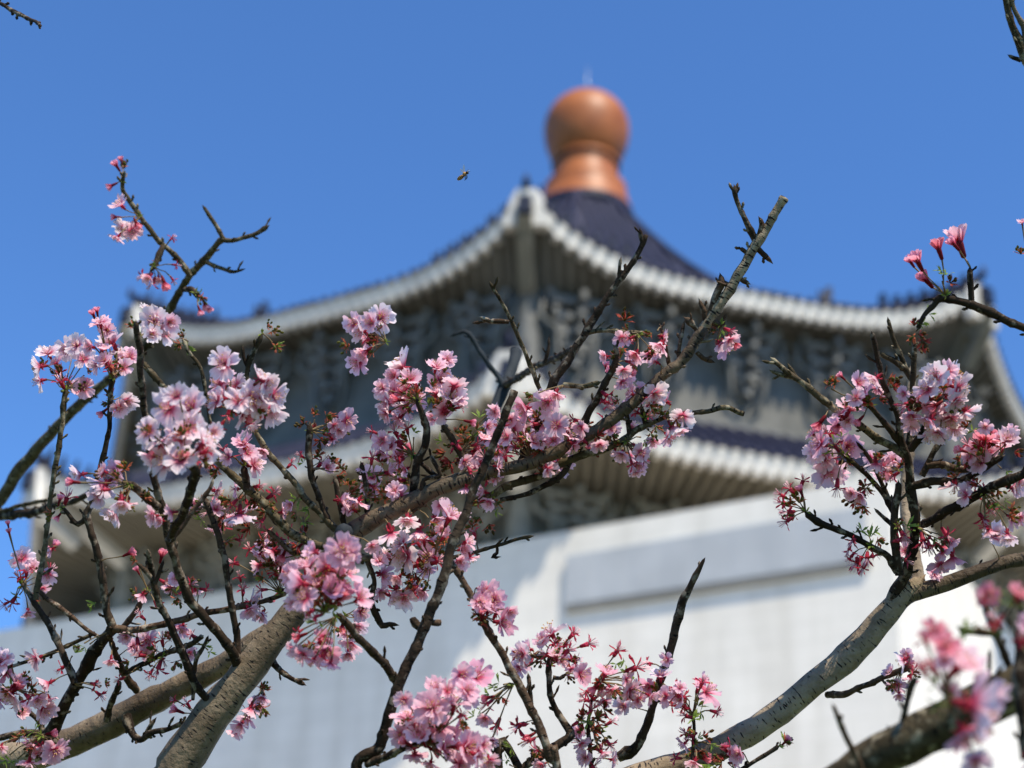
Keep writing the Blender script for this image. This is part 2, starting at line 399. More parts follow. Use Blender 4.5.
wo = link('body_wall', wme, None, hall)
pn = MB(); pn.box(bp((P0 + P1) / 2, AP + .1, (PZ0 + PZ1) / 2), P1 - P0, .27, PZ1 - PZ0, (T1, N1, UZ))
for i in range(9): pn.box(bp(P0 + (P1 - P0) * (i + .5) / 9, AP + .22, (PZ0 + PZ1) / 2), .9, .05, PZ1 - PZ0 - .3, (T1, N1, UZ))
pn.build('frieze_panel', M['panel'], wo)
sl_ = MB(); sl_.box(bp((P0 + P1) / 2, AP + .11, PZ0 - .16), P1 - P0, .2, .31, (T1, N1, UZ)); sl_.build('panel_shade', M['panel_shade'], wo)  # dark strip added below the panel to paint in its shadow
pd = MB(); pd.box((0, 0, 1.2), 66, 66, 2.4, (T1, N1, UZ)); pd.build('podium', M['marble'], hall)
# ================================================================ CHERRY TREES
trees = {
 'A': empty('cherry_tree', (-.95, 1.85, 0), 'blossoming cherry tree at left whose two thick grey boughs cross at the lower left', 'cherry tree', 'blossoming cherry trees before the hall'),
 'B': empty('cherry_tree', (.12, 1.75, 0), 'blossoming cherry tree with pale banded bough rising to a many-twigged fork at the right', 'cherry tree', 'blossoming cherry trees before the hall'),
 'C': empty('cherry_tree', (1.0, .95, 0), 'nearest, blurred cherry tree with thick dark branch and large blossoms in the lower right corner', 'cherry tree', 'blossoming cherry trees before the hall'),
}
bases = {k: o.location.copy() for k, o in trees.items()}
def smooth_path(P):
    "Catmull-Rom through (Vector, width) knots"
    out = []
    for i in range(len(P) - 1):
        p0, p1, p2, p3 = P[max(i - 1, 0)], P[i], P[i + 1], P[min(i + 2, len(P) - 1)]
        L = (p2[0] - p1[0]).length; n = max(2, min(60, int(L / max(.0035, p1[1] * .45))))
        for j in range(n):
            t = j / n
            f = lambda a, b, c, d: .5 * ((2 * b) + (c - a) * t + (2 * a - 5 * b + 4 * c - d) * t * t + (3 * b - a - 3 * c + d) * t ** 3)
            out.append((Vector([f(*(q[0][c] for q in (p0, p1, p2, p3))) for c in range(3)]), max(.0006, p1[1] + (p2[1] - p1[1]) * t)))
    out.append(P[-1]); return out
def branch_mesh(name, P, m, spurs=0.0, blunt=False):
    "P: list of (Vector, diameter); knots, swelling and short spurs are part of the bark surface"
    S_ = smooth_path(P); rnd = random.Random(hash(name) % 1000 + int(abs(P[0][0].x) * 1e4))
    n = 16 if P[0][1] > .012 else 9
    vs, fs, uvs = [], [], []; length = 0
    nrm = None; N = len(S_); nodes = [rnd.random() for _ in range(400)]
    off = Vector((rnd.random() * 50, rnd.random() * 50, 0))
    ringuv = []; frames = []
    for i, (p, dia) in enumerate(S_):
        t = (S_[min(i + 1, N - 1)][0] - S_[max(i - 1, 0)][0])
        t = t.normalized() if t.length > 1e-9 else Vector((0, 0, 1))
        if nrm is None: nrm = t.orthogonal().normalized()
        nrm = (nrm - t * nrm.dot(t)).normalized(); b = t.cross(nrm)
        if i: length += (p - S_[i - 1][0]).length
        r0 = dia / 2
        sw = 1 + (.20 if dia < .012 else .10) * noise.noise(Vector((length * (30 if dia < .012 else 22), off.x, 0)))
        ph = (length / (.021 if dia < .012 else .09)) % 1.0           # ring-like nodes
        sw += (.22 if dia < .012 else .05) * math.exp(-((ph - .5) / .10) ** 2)
        if i == N - 1 and not blunt: sw = .35
        wob = (nrm * noise.noise(Vector((length * 55, off.x, 3))) + b * noise.noise(Vector((length * 55, off.y, 9)))) * min(dia * .22, .0014)
        frames.append((p + wob, t, nrm.copy(), b, r0 * sw, length))
        for k in range(n):
            a = 2 * PI * k / n
            rr = r0 * sw * (1 + .16 * noise.noise(Vector((math.cos(a) * 1.6, math.sin(a) * 1.6, length * 45)) + off))
            vs.append(p + wob + (nrm * math.cos(a) + b * math.sin(a)) * rr)
            ringuv.append((k / n * 2 * PI * r0, length))
    for i in range(N - 1):
        for k in range(n):
            k2 = (k + 1) % n
            fs.append((i * n + k, i * n + k2, (i + 1) * n + k2, (i + 1) * n + k))
            r0 = S_[i][1] / 2
            uvs.append([(k / n * 2 * PI * r0, ringuv[i * n][1]), ((k + 1) / n * 2 * PI * r0, ringuv[i * n][1]), ((k + 1) / n * 2 * PI * r0, ringuv[(i + 1) * n][1]), (k / n * 2 * PI * r0, ringuv[(i + 1) * n][1])])
    vs.append(S_[-1][0] + frames[-1][1] * S_[-1][1] * (.12 if blunt else .5)); tip = len(vs) - 1
    for k in range(n): fs.append(((N - 1) * n + k, (N - 1) * n + (k + 1) % n, tip)); uvs.append([(0, 0)] * 3)
    # spurs and dormant buds
    if spurs:
        pos = .012
        while pos < length - (.02 if blunt else 0):
            fr = min(frames, key=lambda f_: abs(f_[5] - pos))
            if fr[4] < .007:
                a = rnd.random() * 6.28; sd = (fr[2] * math.cos(a) + fr[3] * math.sin(a))
                sd = (sd - BACK * sd.dot(BACK) * .5).normalized()
                d = (sd + fr[1] * (.5 + .6 * rnd.random())).normalized()
                L = rnd.choice([.0035, .0045, .006, .011 if rnd.random() < .35 else .005]); r_ = rnd.uniform(.0011, .0017)
                base = fr[0] + sd * fr[4] * .5; bi = len(vs); o1 = d.orthogonal().normalized(); o2 = d.cross(o1)
                prof = [(0, 1.0), (.4, .8), (.62, 1.15), (.85, .75), (1.0, .1)]
                for q, s_ in prof:
                    c = base + d * (fr[4] * .5 + L * q) + fr[1] * L * q * q * .3
                    for k in range(5): vs.append(c + (o1 * math.cos(k * 1.2566) + o2 * math.sin(k * 1.2566)) * r_ * s_)
                for j in range(4):
                    for k in range(5):
                        fs.append((bi + j * 5 + k, bi + j * 5 + (k + 1) % 5, bi + (j + 1) * 5 + (k + 1) % 5, bi + (j + 1) * 5 + k)); uvs.append([(0, 0)] * 4)
            pos += rnd.uniform(.010, .028) / spurs
    me = bpy.data.meshes.new(name); me.from_pydata([tuple(v) for v in vs], [], fs)
    me.polygons.foreach_set('use_smooth', [True] * len(fs))
    ul = me.uv_layers.new(name='UVMap'); fl = [c for u in uvs for q in u for c in q]
    ul.data.foreach_set('uv', fl); me.materials.append(m); me.update(); return me
def tree_part(name, me, tr):
    o = link(name, me, None, trees[tr]); o.location = -bases[tr]; return o
BP = {}
def br(tr, name, m, d0, d1, pts, spurs=1.0, pre=(), post=(), blunt=False, wk=.93):
    """pts: x,y,w triples in pixels (w may be left out and is interpolated); d0..d1 depth; pre / post: world points beyond the frame"""
    P = []; n = len(pts)
    ws = [p[2] if len(p) > 2 else None for p in pts]
    if ws[-1] is None: ws[-1] = 3
    known = [i for i, w_ in enumerate(ws) if w_ is not None]
    for i in range(n):
        if ws[i] is None:
            a = max(k for k in known if k < i); b = min(k for k in known if k > i)
            ws[i] = ws[a] + (ws[b] - ws[a]) * (i - a) / (b - a)
    for i, p in enumerate(pts):
        d = d0 + (d1 - d0) * i / max(1, n - 1)
        P.append((at(p[0], p[1], d), ws[i] * d / FPX * wk))
    BP.setdefault(tr, []).extend(Vector(v) for v, _ in smooth_path(P)[::2])
    P = [(Vector(q[:3]), q[3]) for q in pre] + P + [(Vector(q[:3]), q[3]) for q in post]
    return tree_part(name, branch_mesh(name, P, M[m], spurs, blunt), tr)

# ---- tree A (left)
tA = (-.95, 1.85)
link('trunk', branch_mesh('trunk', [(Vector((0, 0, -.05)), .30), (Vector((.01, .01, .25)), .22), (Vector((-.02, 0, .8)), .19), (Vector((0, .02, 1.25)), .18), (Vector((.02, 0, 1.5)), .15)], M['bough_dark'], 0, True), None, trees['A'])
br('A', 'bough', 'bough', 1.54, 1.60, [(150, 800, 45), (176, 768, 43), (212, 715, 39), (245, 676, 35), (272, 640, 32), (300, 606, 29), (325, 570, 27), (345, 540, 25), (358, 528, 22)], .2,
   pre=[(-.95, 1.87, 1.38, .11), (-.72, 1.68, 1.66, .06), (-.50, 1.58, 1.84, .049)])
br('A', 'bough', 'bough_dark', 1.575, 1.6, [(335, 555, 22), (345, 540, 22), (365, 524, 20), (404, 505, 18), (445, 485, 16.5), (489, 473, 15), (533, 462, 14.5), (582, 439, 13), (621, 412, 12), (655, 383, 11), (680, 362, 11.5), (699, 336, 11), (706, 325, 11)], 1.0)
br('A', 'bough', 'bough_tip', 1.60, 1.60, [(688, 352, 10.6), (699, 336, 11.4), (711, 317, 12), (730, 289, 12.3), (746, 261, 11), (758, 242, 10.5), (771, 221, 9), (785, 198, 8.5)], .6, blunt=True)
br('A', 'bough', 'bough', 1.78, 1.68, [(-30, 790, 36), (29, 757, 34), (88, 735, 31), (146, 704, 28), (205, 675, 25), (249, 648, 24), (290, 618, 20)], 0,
   pre=[(-.95, 1.87, 1.36, .11), (-.80, 1.90, 1.72, .055)])
br('A', 'cut_stub', 'slate', 1.60, 1.56, [(354, 538, 17), (348, 535, 19), (343, 532, 19)], 0, blunt=True)
br('A', 'branch', 'twig', 1.72, 1.62, [(40, 745, 15), (50, 733, 14), (73, 690, 12.5), (97, 648, 12), (113, 628, 11)], 1)
br('A', 'branch', 'twig', 1.62, 1.62, [(113, 628, 10), (107, 612, 8), (105, 597, 8.5), (100, 565, 8), (91, 530, 8), (86, 515, 8), (92, 502, 6), (97, 481, 6), (101, 466, 6), (107, 440, 5.5), (110, 413, 5), (111, 390, 6), (113, 378, 8)], 1)
br('A', 'twig', 'twig', 1.62, 1.62, [(86, 518, 6), (78, 524, 5), (67, 513, 4.5), (60, 505, 3)])
br('A', 'twig', 'twig_red', 1.62, 1.64, [(113, 628, 9), (130, 630, 8), (146, 628, 7.5), (176, 621, 7), (205, 613, 6.5), (229, 609, 6), (258, 603, 6), (287, 593, 5)], 1.2)
br('A', 'branch', 'twig', 1.62, 1.66, [(75, 684, 8), (62, 651, 7.5), (47, 622, 7), (32, 599, 6), (22, 583, 4)], 1)
br('A', 'twig', 'twig_olive', 1.64, 1.66, [(36, 600, 6), (38, 581, 6), (44, 556, 5.5), (48, 519, 5.5), (53, 481, 5.5), (57, 457, 5.5), (62, 428, 5.5), (63, 407, 6), (67, 388, 6)], 1.4)
br('A', 'twig', 'twig_red', 1.66, 1.64, [(35, 587, 4), (48, 600, 4.5), (67, 613, 5), (86, 629, 4.5), (102, 639, 4)], .6)
br('A', 'branch', 'twig_olive', 2.15, 1.9, [(-40, 540, 14), (0, 500, 13), (18, 472, 12.5), (38, 448, 12), (59, 425, 11.5), (82, 402, 11), (100, 387, 10), (123, 368, 9), (146, 347, 8), (160, 325, 7.5), (169, 310, 7.5), (182, 289, 7.5), (190, 275, 7.5), (205, 260, 7), (217, 244, 6.5), (223, 238, 6)], .8,
   pre=[(-.98, 1.9, 1.40, .06), (-1.0, 2.15, 2.0, .03)])
br('A', 'twig', 'twig_olive', 1.9, 1.9, [(223, 239, 5.5), (219, 231, 5), (211, 218, 4.2), (203, 206, 4)], .5)
br('A', 'twig', 'twig_olive', 1.9, 1.9, [(221, 239, 6), (232, 240, 5), (243, 238, 4.5), (255, 234, 4.5), (268, 226, 5)], 1)
br('A', 'twig', 'twig_olive', 1.9, 1.9, [(206, 262, 5), (214, 266, 4), (223, 269, 4), (234, 272, 3.5), (245, 269, 2)], 1.5)
br('A', 'twig', 'twig_olive', 1.9, 1.85, [(190, 276, 6), (176, 257, 5.5), (158, 240, 5.5), (144, 221, 5), (129, 200, 5.5), (122, 188, 5), (125, 171, 3)], 1.4)
br('A', 'twig', 'twig', 1.88, 1.86, [(163, 246, 5), (159, 254, 6.5), (155, 264, 5), (150, 272, 3)])
br('A', 'twig', 'twig', 1.9, 1.88, [(183, 290, 5), (192, 290, 7), (199, 297, 5)])
br('A', 'branch', 'twig', 2.15, 1.95, [(-40, 517, 9), (0, 516, 9.5), (20, 514, 9.5), (38, 511, 9), (50, 506, 7), (70, 502, 6), (94, 493, 5)], .8, pre=[(-1.0, 2.14, 1.95, .02)])
br('A', 'twig', 'twig_olive', 2.12, 2.05, [(-8, 514, 5), (10, 509, 4.5), (28, 504, 4.5), (48, 500, 4)], .6)
br('A', 'branch', 'twig', 1.56, 1.46, [(240, 668, 12), (234, 657, 11), (228, 646, 10.5), (211, 625, 10), (190, 599, 9.5), (176, 564, 9), (168, 539, 9), (164, 516, 8.5), (158, 492, 8.5), (152, 469, 8), (147, 425, 7.5), (143, 399, 7.5), (141, 375, 7.5), (139, 348, 7.5), (136, 322, 6.5)], .8)
br('A', 'twig', 'twig', 1.5, 1.38, [(169, 541, 9), (176, 527, 9.5), (186, 508, 9.5), (192, 487, 9), (196, 468, 10), (186, 462, 6)], .8)
br('A', 'twig', 'twig_red', 1.5, 1.5, [(172, 540, 5), (186, 522, 5), (197, 505, 4.5), (211, 488, 4), (213, 478, 3)], .8)
br('A', 'branch', 'twig', 1.58, 1.58, [(238, 662, 8), (236, 631, 7.5), (231, 602, 7), (226, 569, 7.5), (220, 540, 7), (213, 520, 6.5), (205, 498, 6)], 1)
br('A', 'branch', 'twig_olive', 1.6, 1.58, [(344, 541, 10), (325, 546, 9), (299, 538, 9.5), (278, 520, 9.5), (262, 502, 9), (249, 490, 9), (229, 472, 8), (211, 451, 7.5), (190, 425, 7), (164, 388, 6.5), (142, 362, 5.5)], .9)
br('A', 'twig', 'twig_red', 1.6, 1.6, [(318, 548, 7), (298, 553, 6.5), (283, 545, 6), (268, 530, 5)], 1)
br('A', 'branch', 'twig_olive', 1.6, 1.6, [(336, 530, 8), (319, 512, 7.5), (304, 497, 7), (296, 485, 6.5), (278, 464, 6.5), (258, 437, 6), (248, 410, 5), (247, 378, 5), (251, 358, 5.5), (259, 341, 5), (262, 334, 4)], .7)
br('A', 'twig', 'twig', 1.6, 1.6, [(249, 372, 4), (244, 358, 3.5), (243, 347, 4)], .5)
br('A', 'twig', 'twig', 1.6, 1.6, [(330, 526, 7), (322, 505, 6), (314, 485, 6), (310, 467, 6.5), (309, 444, 6.5), (310, 424, 6)], 1.4)
br('A', 'twig', 'twig_olive', 1.6, 1.6, [(214, 455, 3), (207, 400, 4), (200, 368, 4), (189, 352, 4.5), (183, 340, 5)], .5)
br('A', 'twig', 'twig', 1.58, 1.58, [(247, 490, 8), (246, 478, 7.5), (243, 466, 7)], .5)
br('A', 'twig', 'twig', 1.48, 1.46, [(159, 508, 8), (146, 497, 8.5), (135, 488, 8), (128, 482, 9)], 1.2)
br('A', 'branch', 'twig', 1.555, 1.5, [(218, 708, 11), (207, 699, 9), (196, 684, 8.5), (185, 660, 8), (173, 631, 7.5), (161, 607, 7.5), (153, 580, 7), (150, 562, 7), (148, 550, 4)], .7)
br('A', 'twig', 'twig', 1.5, 1.5, [(153, 580, 5), (145, 570, 5.5), (137, 563, 4)], .5)
br('A', 'twig', 'twig', 1.5, 1.5, [(155, 584, 4.5), (160, 572, 4.5), (164, 560, 3)], .5)
br('A', 'twig', 'twig_red', 1.68, 1.62, [(137, 691, 9), (126, 676, 8), (118, 660, 7), (112, 644, 6), (108, 630, 5)], .6)
br('A', 'twig', 'twig_red', 1.66, 1.64, [(122, 628, 6), (131, 618, 6.5), (140, 604, 6), (150, 585, 5), (156, 578, 4)], .6)
br('A', 'twig', 'twig', 1.66, 1.6, [(127, 672, 6), (146, 663, 6.5), (164, 653, 6.5), (187, 646, 6), (203, 636, 4)], 1.4)
br('A', 'twig', 'twig', 1.7, 1.66, [(107, 720, 8), (110, 706, 7), (117, 690, 6), (119, 682, 5)], .8)
br('A', 'twig', 'twig', 1.6, 1.58, [(193, 700, 4), (195, 665, 5), (203, 648, 4), (208, 636, 3)], .8)
br('A', 'twig', 'twig', 1.7, 1.64, [(126, 716, 11), (132, 733, 8), (141, 740, 7), (152, 733, 6.5), (166, 730, 6), (187, 722, 5.5), (203, 716, 4)], 1.8)
br('A', 'twig', 'twig', 1.7, 1.7, [(145, 736, 5), (151, 725, 4.5), (156, 718, 3)], .5)
br('A', 'twig', 'twig_olive', 1.66, 1.66, [(95, 633, 4), (80, 640, 4), (67, 646, 4.5), (44, 656, 4.5), (20, 664, 4), (5, 668, 3)], 1.6)
br('A', 'twig', 'twig', 1.72, 1.72, [(52, 733, 8), (40, 733, 8), (26, 733, 7.5), (5, 737, 7), (-20, 742, 7)], .8)
br('A', 'twig', 'twig_red', 1.58, 1.55, [(265, 655, 9), (278, 669, 6.5), (291, 678, 5.5), (305, 685, 4.5)], 1.4)
br('A', 'twig', 'twig', 1.7, 1.7, [(46, 738, 6), (38, 720, 6), (26, 708, 5), (20, 696, 5)], .6)
# upper group on the long limb
br('A', 'branch', 'twig', 1.62, 1.62, [(520, 470, 10), (535, 430, 9), (552, 386, 9.5), (566, 364, 9), (580, 342, 8.5), (592, 321, 8.5), (605, 302, 7.5), (617, 283, 7), (628, 268, 6.5), (636, 258, 6.5), (643, 243, 6), (646, 235, 5)], .9, blunt=True)
br('A', 'twig', 'twig', 1.62, 1.62, [(618, 284, 4.5), (619, 270, 4), (621, 258, 3.5)], .6)
br('A', 'twig', 'twig', 1.62, 1.62, [(643, 244, 4.5), (641, 236, 4.5), (640, 229, 3.5)], .5)
br('A', 'twig', 'twig_olive', 1.62, 1.62, [(583, 335, 6), (596, 331, 5), (614, 331, 5), (630, 333, 5.5), (648, 334, 5)], 1.4)
br('A', 'branch', 'slate', 2.05, 2.15, [(470, 470, 12), (489, 424, 13), (497, 404, 13), (506, 383, 13), (513, 366, 12), (516, 352, 12)], 0, blunt=True)
br('A', 'twig', 'slate', 2.1, 2.1, [(503, 388, 8), (498, 377, 6), (483, 356, 5.5), (468, 333, 5), (460, 333, 4), (451, 336, 3)], .8)
br('A', 'twig', 'twig', 2.1, 1.8, [(506, 385, 8), (520, 377, 7.5), (536, 366, 7), (556, 358, 7), (573, 348, 6)], .8)
br('A', 'twig', 'twig', 1.85, 1.85, [(545, 363, 4), (548, 350, 4), (549, 338, 3)], .5)
br('A', 'twig', 'twig_olive', 1.62, 1.6, [(541, 393, 5), (535, 378, 4.8), (530, 365, 4.8), (524, 350, 4.5), (517, 334, 4.5), (511, 320, 4.5), (505, 308, 4.2), (497, 295, 4), (490, 282, 3.5)], 1)
br('A', 'twig', 'twig_red', 1.6, 1.6, [(509, 322, 4.5), (500, 321, 5), (490, 321, 5), (480, 317, 4)], 1.6)
br('A', 'branch', 'twig', 1.6, 1.58, [(575, 450, 9), (583, 425, 8), (591, 409, 8), (599, 396, 7.5), (607, 380, 7.5), (614, 366, 7), (617, 352, 5.5), (614, 346, 4)], 1.2)
br('A', 'twig', 'twig_olive', 1.6, 1.58, [(564, 385, 6), (576, 386, 5.5), (587, 386, 6), (600, 382, 5)], 1.4)
br('A', 'twig', 'twig', 1.6, 1.6, [(756, 240, 8), (749, 227, 6.5), (743, 216, 5.5), (739, 206, 5.5), (735, 194, 6), (734, 187, 7)], 1.2)
br('A', 'twig', 'twig', 1.6, 1.6, [(733, 190, 4), (730, 186, 3.5), (729, 183, 2.5)], 0)
for q in ([(734, 192, 4), (737, 187, 3.5), (738, 183, 2.5)], [(757, 248, 7), (765, 256, 5.5), (772, 263, 4)], [(759, 236, 6), (762, 224, 5), (759, 217, 3)],
          [(750, 255, 5), (743, 250, 4.5), (740, 248, 3)], [(711, 311, 8), (716, 295, 7.5), (721, 283, 7), (720, 274, 4)], [(737, 276, 5), (744, 281, 5), (750, 284, 2.5)],
          [(706, 320, 7), (702, 308, 6), (699, 299, 3)], [(697, 330, 6), (690, 322, 7), (685, 318, 6)], [(712, 322, 8), (720, 325, 7), (726, 321, 3)],
          [(680, 366, 5), (679, 350, 4), (682, 332, 4), (684, 322, 4)], [(672, 372, 4), (668, 358, 4), (665, 342, 4), (660, 325, 3.5)], [(697, 352, 5), (703, 358, 5), (714, 362, 4)],
          [(733, 292, 6), (727, 284, 5), (721, 280, 3)]):
    br('A', 'spur', 'twig_red', 1.6, 1.6, q, 1.2)
br('A', 'branch', 'twig_olive', 1.6, 1.6, [(478, 500, 8), (496, 493, 8), (515, 483, 8), (540, 476, 7.5), (562, 463, 8), (583, 455, 8.5), (603, 449, 8.5), (621, 442, 8.5), (634, 432, 7.5), (644, 427, 6.5), (659, 420, 5), (675, 415, 5), (690, 413, 5.5), (708, 411, 5.5), (720, 408, 5.5), (730, 408, 5), (738, 412, 5), (744, 414, 4.5)], .9, blunt=True)
br('A', 'twig', 'twig', 1.6, 1.6, [(500, 500, 5), (515, 497, 5), (532, 492, 5.5), (550, 483, 6), (563, 473, 6), (572, 460, 5)], .6)
br('A', 'twig', 'twig', 1.6, 1.6, [(629, 437, 5), (628, 424, 5), (626, 412, 4)], .6)
br('A', 'twig', 'twig', 1.6, 1.6, [(646, 427, 5), (643, 415, 5), (641, 405, 4)], .6)
br('A', 'twig', 'twig_olive', 1.58, 1.58, [(350, 552, 9), (366, 558, 8), (392, 561, 7.5), (412, 565, 6.5), (430, 563, 5), (452, 558, 4.5), (475, 552, 4), (500, 545, 3.5), (516, 540, 3.5), (533, 536, 3.5)], 1.2)
br('A', 'twig', 'twig', 1.58, 1.58, [(497, 547, 3), (497, 553, 3.5), (492, 557, 3), (500, 557, 3)], 2)
br('A', 'twig', 'twig', 1.58, 1.58, [(368, 560, 6), (374, 580, 5), (372, 600, 6), (377, 617, 7), (382, 626, 7), (390, 624, 5), (398, 625, 4)], 1.2)
br('A', 'branch', 'twig', 1.6, 1.58, [(409, 508, 11), (413, 495, 9), (415, 480, 9.5), (418, 462, 9), (425, 444, 8.5), (427, 428, 7.5), (422, 412, 6.5), (417, 399, 5)], 1.2)
br('A', 'twig', 'twig', 1.6, 1.6, [(472, 472, 8), (466, 463, 8), (457, 447, 8), (450, 435, 7.5), (442, 424, 6)], .7)
br('A', 'twig', 'twig', 1.6, 1.6, [(368, 520, 6), (367, 505, 5.5), (365, 480, 5.5), (361, 463, 5)], .8)
br('A', 'twig', 'twig', 1.6, 1.6, [(345, 528, 6), (341, 510, 5.5), (337, 492, 5.5), (334, 478, 5)], 1)
br('A', 'twig', 'twig_red', 1.58, 1.58, [(412, 512, 4.5), (428, 499, 4.5), (445, 485, 4.5), (458, 475, 4), (469, 466, 3)], .5)
br('A', 'twig', 'twig', 1.58, 1.58, [(420, 500, 5), (424, 480, 5), (440, 475, 5), (430, 455, 4)], .5)
br('A', 'twig', 'twig', 1.62, 1.62, [(457, 482, 7), (440, 478, 6), (428, 470, 5), (412, 455, 4)], .8)
# ---- top left tip, hanging into the frame from the same tree's outer limb
br('A', 'branch', 'twig', 1.75, 1.6, [(-60, -10, 7), (-20, -6, 5), (0, 3, 4), (15, 12, 4), (29, 19, 3.6), (36, 22, 4), (41, 26, 3)], 1.0,
   pre=[(-1.0, 2.15, 1.95, .028), (-1.05, 2.2, 2.5, .016), (-.78, 1.85, 2.95, .010)])

# ---- tree B (middle and right)
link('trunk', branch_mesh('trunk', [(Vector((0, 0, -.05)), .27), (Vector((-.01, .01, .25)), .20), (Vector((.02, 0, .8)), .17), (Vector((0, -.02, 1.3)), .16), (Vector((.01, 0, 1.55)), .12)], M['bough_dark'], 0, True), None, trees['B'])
rootB = (.12, 1.72, 1.45, .07)
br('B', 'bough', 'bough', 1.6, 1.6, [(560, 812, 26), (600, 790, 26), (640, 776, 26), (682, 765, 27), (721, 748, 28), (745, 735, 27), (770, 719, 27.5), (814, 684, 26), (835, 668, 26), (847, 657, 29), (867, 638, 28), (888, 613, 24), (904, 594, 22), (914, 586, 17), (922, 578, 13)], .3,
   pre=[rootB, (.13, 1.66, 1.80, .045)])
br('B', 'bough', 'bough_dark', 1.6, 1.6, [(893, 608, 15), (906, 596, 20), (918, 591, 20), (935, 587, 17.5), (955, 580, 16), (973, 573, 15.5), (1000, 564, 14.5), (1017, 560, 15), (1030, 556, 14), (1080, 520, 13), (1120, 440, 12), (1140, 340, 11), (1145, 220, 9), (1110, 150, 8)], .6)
br('B', 'branch', 'twig', 1.606, 1.56, [(874, 634, 8), (882, 620, 12), (890, 604, 13), (900, 585, 12), (907, 571, 12), (914, 544, 11), (916, 521, 10.5), (911, 491, 10.5), (909, 468, 9.5), (903, 444, 7.5), (895, 410, 6.5), (884, 384, 6), (878, 362, 6), (875, 346, 5.5), (872, 332, 4)], 1)
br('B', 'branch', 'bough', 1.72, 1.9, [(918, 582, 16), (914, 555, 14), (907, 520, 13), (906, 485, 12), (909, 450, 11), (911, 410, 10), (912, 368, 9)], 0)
br('B', 'branch', 'twig_olive', 1.58, 1.6, [(905, 456, 9), (890, 445, 8.5), (876, 437, 8.5), (853, 421, 8), (834, 409, 7.5), (812, 391, 7), (800, 381, 6.5), (788, 373, 6), (771, 358, 4)], 1)
for q in ([(792, 377, 5), (780, 374, 4.5), (770, 370, 3)], [(797, 379, 5), (791, 371, 4.5), (788, 364, 3)],):
    br('B', 'spur', 'twig_olive', 1.6, 1.6, q, .6)
br('B', 'twig', 'twig_olive', 1.58, 1.58, [(910, 452, 7), (910, 425, 6.5), (911, 400, 6), (913, 375, 6), (915, 350, 6), (918, 342, 6)], 1.2)
br('B', 'twig', 'twig_olive', 1.6, 1.6, [(912, 380, 6), (905, 366, 6), (899, 352, 5.5), (893, 338, 5), (888, 318, 3.5)], 1)
br('B', 'twig', 'twig_olive', 1.6, 1.6, [(907, 370, 7), (896, 362, 7), (885, 356, 6), (878, 351, 5)], .8)
br('B', 'twig', 'twig', 1.57, 1.55, [(911, 450, 9), (920, 436, 8.5), (928, 420, 8), (933, 403, 8), (938, 396, 6)], .8)
br('B', 'twig', 'twig', 1.6, 1.6, [(893, 512, 7), (885, 496, 6), (875, 484, 5.5), (862, 471, 5.5), (849, 459, 6), (842, 452, 5)], .8)
br('B', 'twig', 'twig', 1.6, 1.6, [(889, 500, 5), (882, 484, 4.8), (874, 466, 4.5), (865, 452, 4.2), (857, 442, 3.5)], 1)
br('B', 'twig', 'twig', 1.6, 1.6, [(895, 528, 5), (886, 520, 4.5), (875, 509, 3.5)], .8)
br('B', 'twig', 'twig', 1.58, 1.58, [(900, 575, 9), (896, 550, 8.5), (894, 526, 8.5), (896, 500, 8), (898, 482, 6)], 1)
br('B', 'twig', 'twig', 1.58, 1.56, [(900, 444, 7), (890, 430, 6.5), (880, 418, 6), (868, 403, 5.5)], 1)
br('B', 'twig', 'twig', 1.58, 1.58, [(898, 572, 8), (888, 556, 7.5), (876, 549, 7), (862, 541, 7), (848, 534, 6.5), (832, 528, 6.5), (818, 521, 7.5), (806, 512, 8)], 1.4)
br('B', 'branch', 'twig', 1.58, 1.55, [(913, 486, 9), (929, 481, 9), (944, 481, 8.5), (958, 482, 8), (973, 474, 8), (990, 464, 8), (1003, 456, 6)], 1.2)
br('B', 'branch', 'twig', 1.5, 1.6, [(1060, 450, 11), (1024, 474, 10), (999, 484, 9.5), (979, 494, 9.5), (958, 506, 10), (938, 516, 10), (920, 527, 8)], 1.2, pre=[(0.64, 1.33, 2.12, .008)])
br('B', 'twig', 'twig', 1.57, 1.57, [(922, 476, 8), (928, 464, 7.5), (936, 448, 7), (947, 435, 6)], 1)
br('B', 'twig', 'twig_red', 1.57, 1.57, [(926, 466, 8), (940, 465, 8), (958, 469, 7.5), (972, 470, 6)], .8)
br('B', 'branch', 'twig', 1.5, 1.5, [(1100, 350, 11), (1060, 342, 9), (1024, 328, 8.5), (999, 317, 9), (979, 308, 9.5), (958, 301, 9), (939, 298, 8.5), (934, 304, 6), (924, 316, 5), (917, 330, 5)], 1.1, pre=[(0.64, 1.36, 2.25, .008)])
br('B', 'twig', 'twig', 1.5, 1.5, [(972, 304, 6.5), (971, 290, 6), (970, 276, 6.5), (970, 267, 4)], 1)
br('B', 'twig', 'twig_red', 1.6, 1.5, [(827, 695, 8), (840, 694, 7), (853, 691, 6.5), (873, 682, 6.5), (894, 673, 6.5), (911, 667, 6)], .7)
br('B', 'twig', 'twig', 1.56, 1.55, [(735, 772, 5), (750, 764, 4.5), (768, 753, 4.5), (779, 746, 5)], .5)
br('B', 'branch', 'twig', 1.45, 1.5, [(360, 785, 12), (380, 745, 11.5), (398, 686, 11), (418, 643, 11), (433, 605, 11), (446, 570, 10.5), (450, 549, 10), (458, 530, 10), (466, 513, 9.5), (474, 489, 9), (483, 470, 8.5), (498, 432, 8.5), (508, 408, 8.5), (515, 391, 8)], .9,
   pre=[(rootB[0] - .03, 1.74, 1.40, .05), (-.02, 1.52, 1.80, .02)], blunt=True)
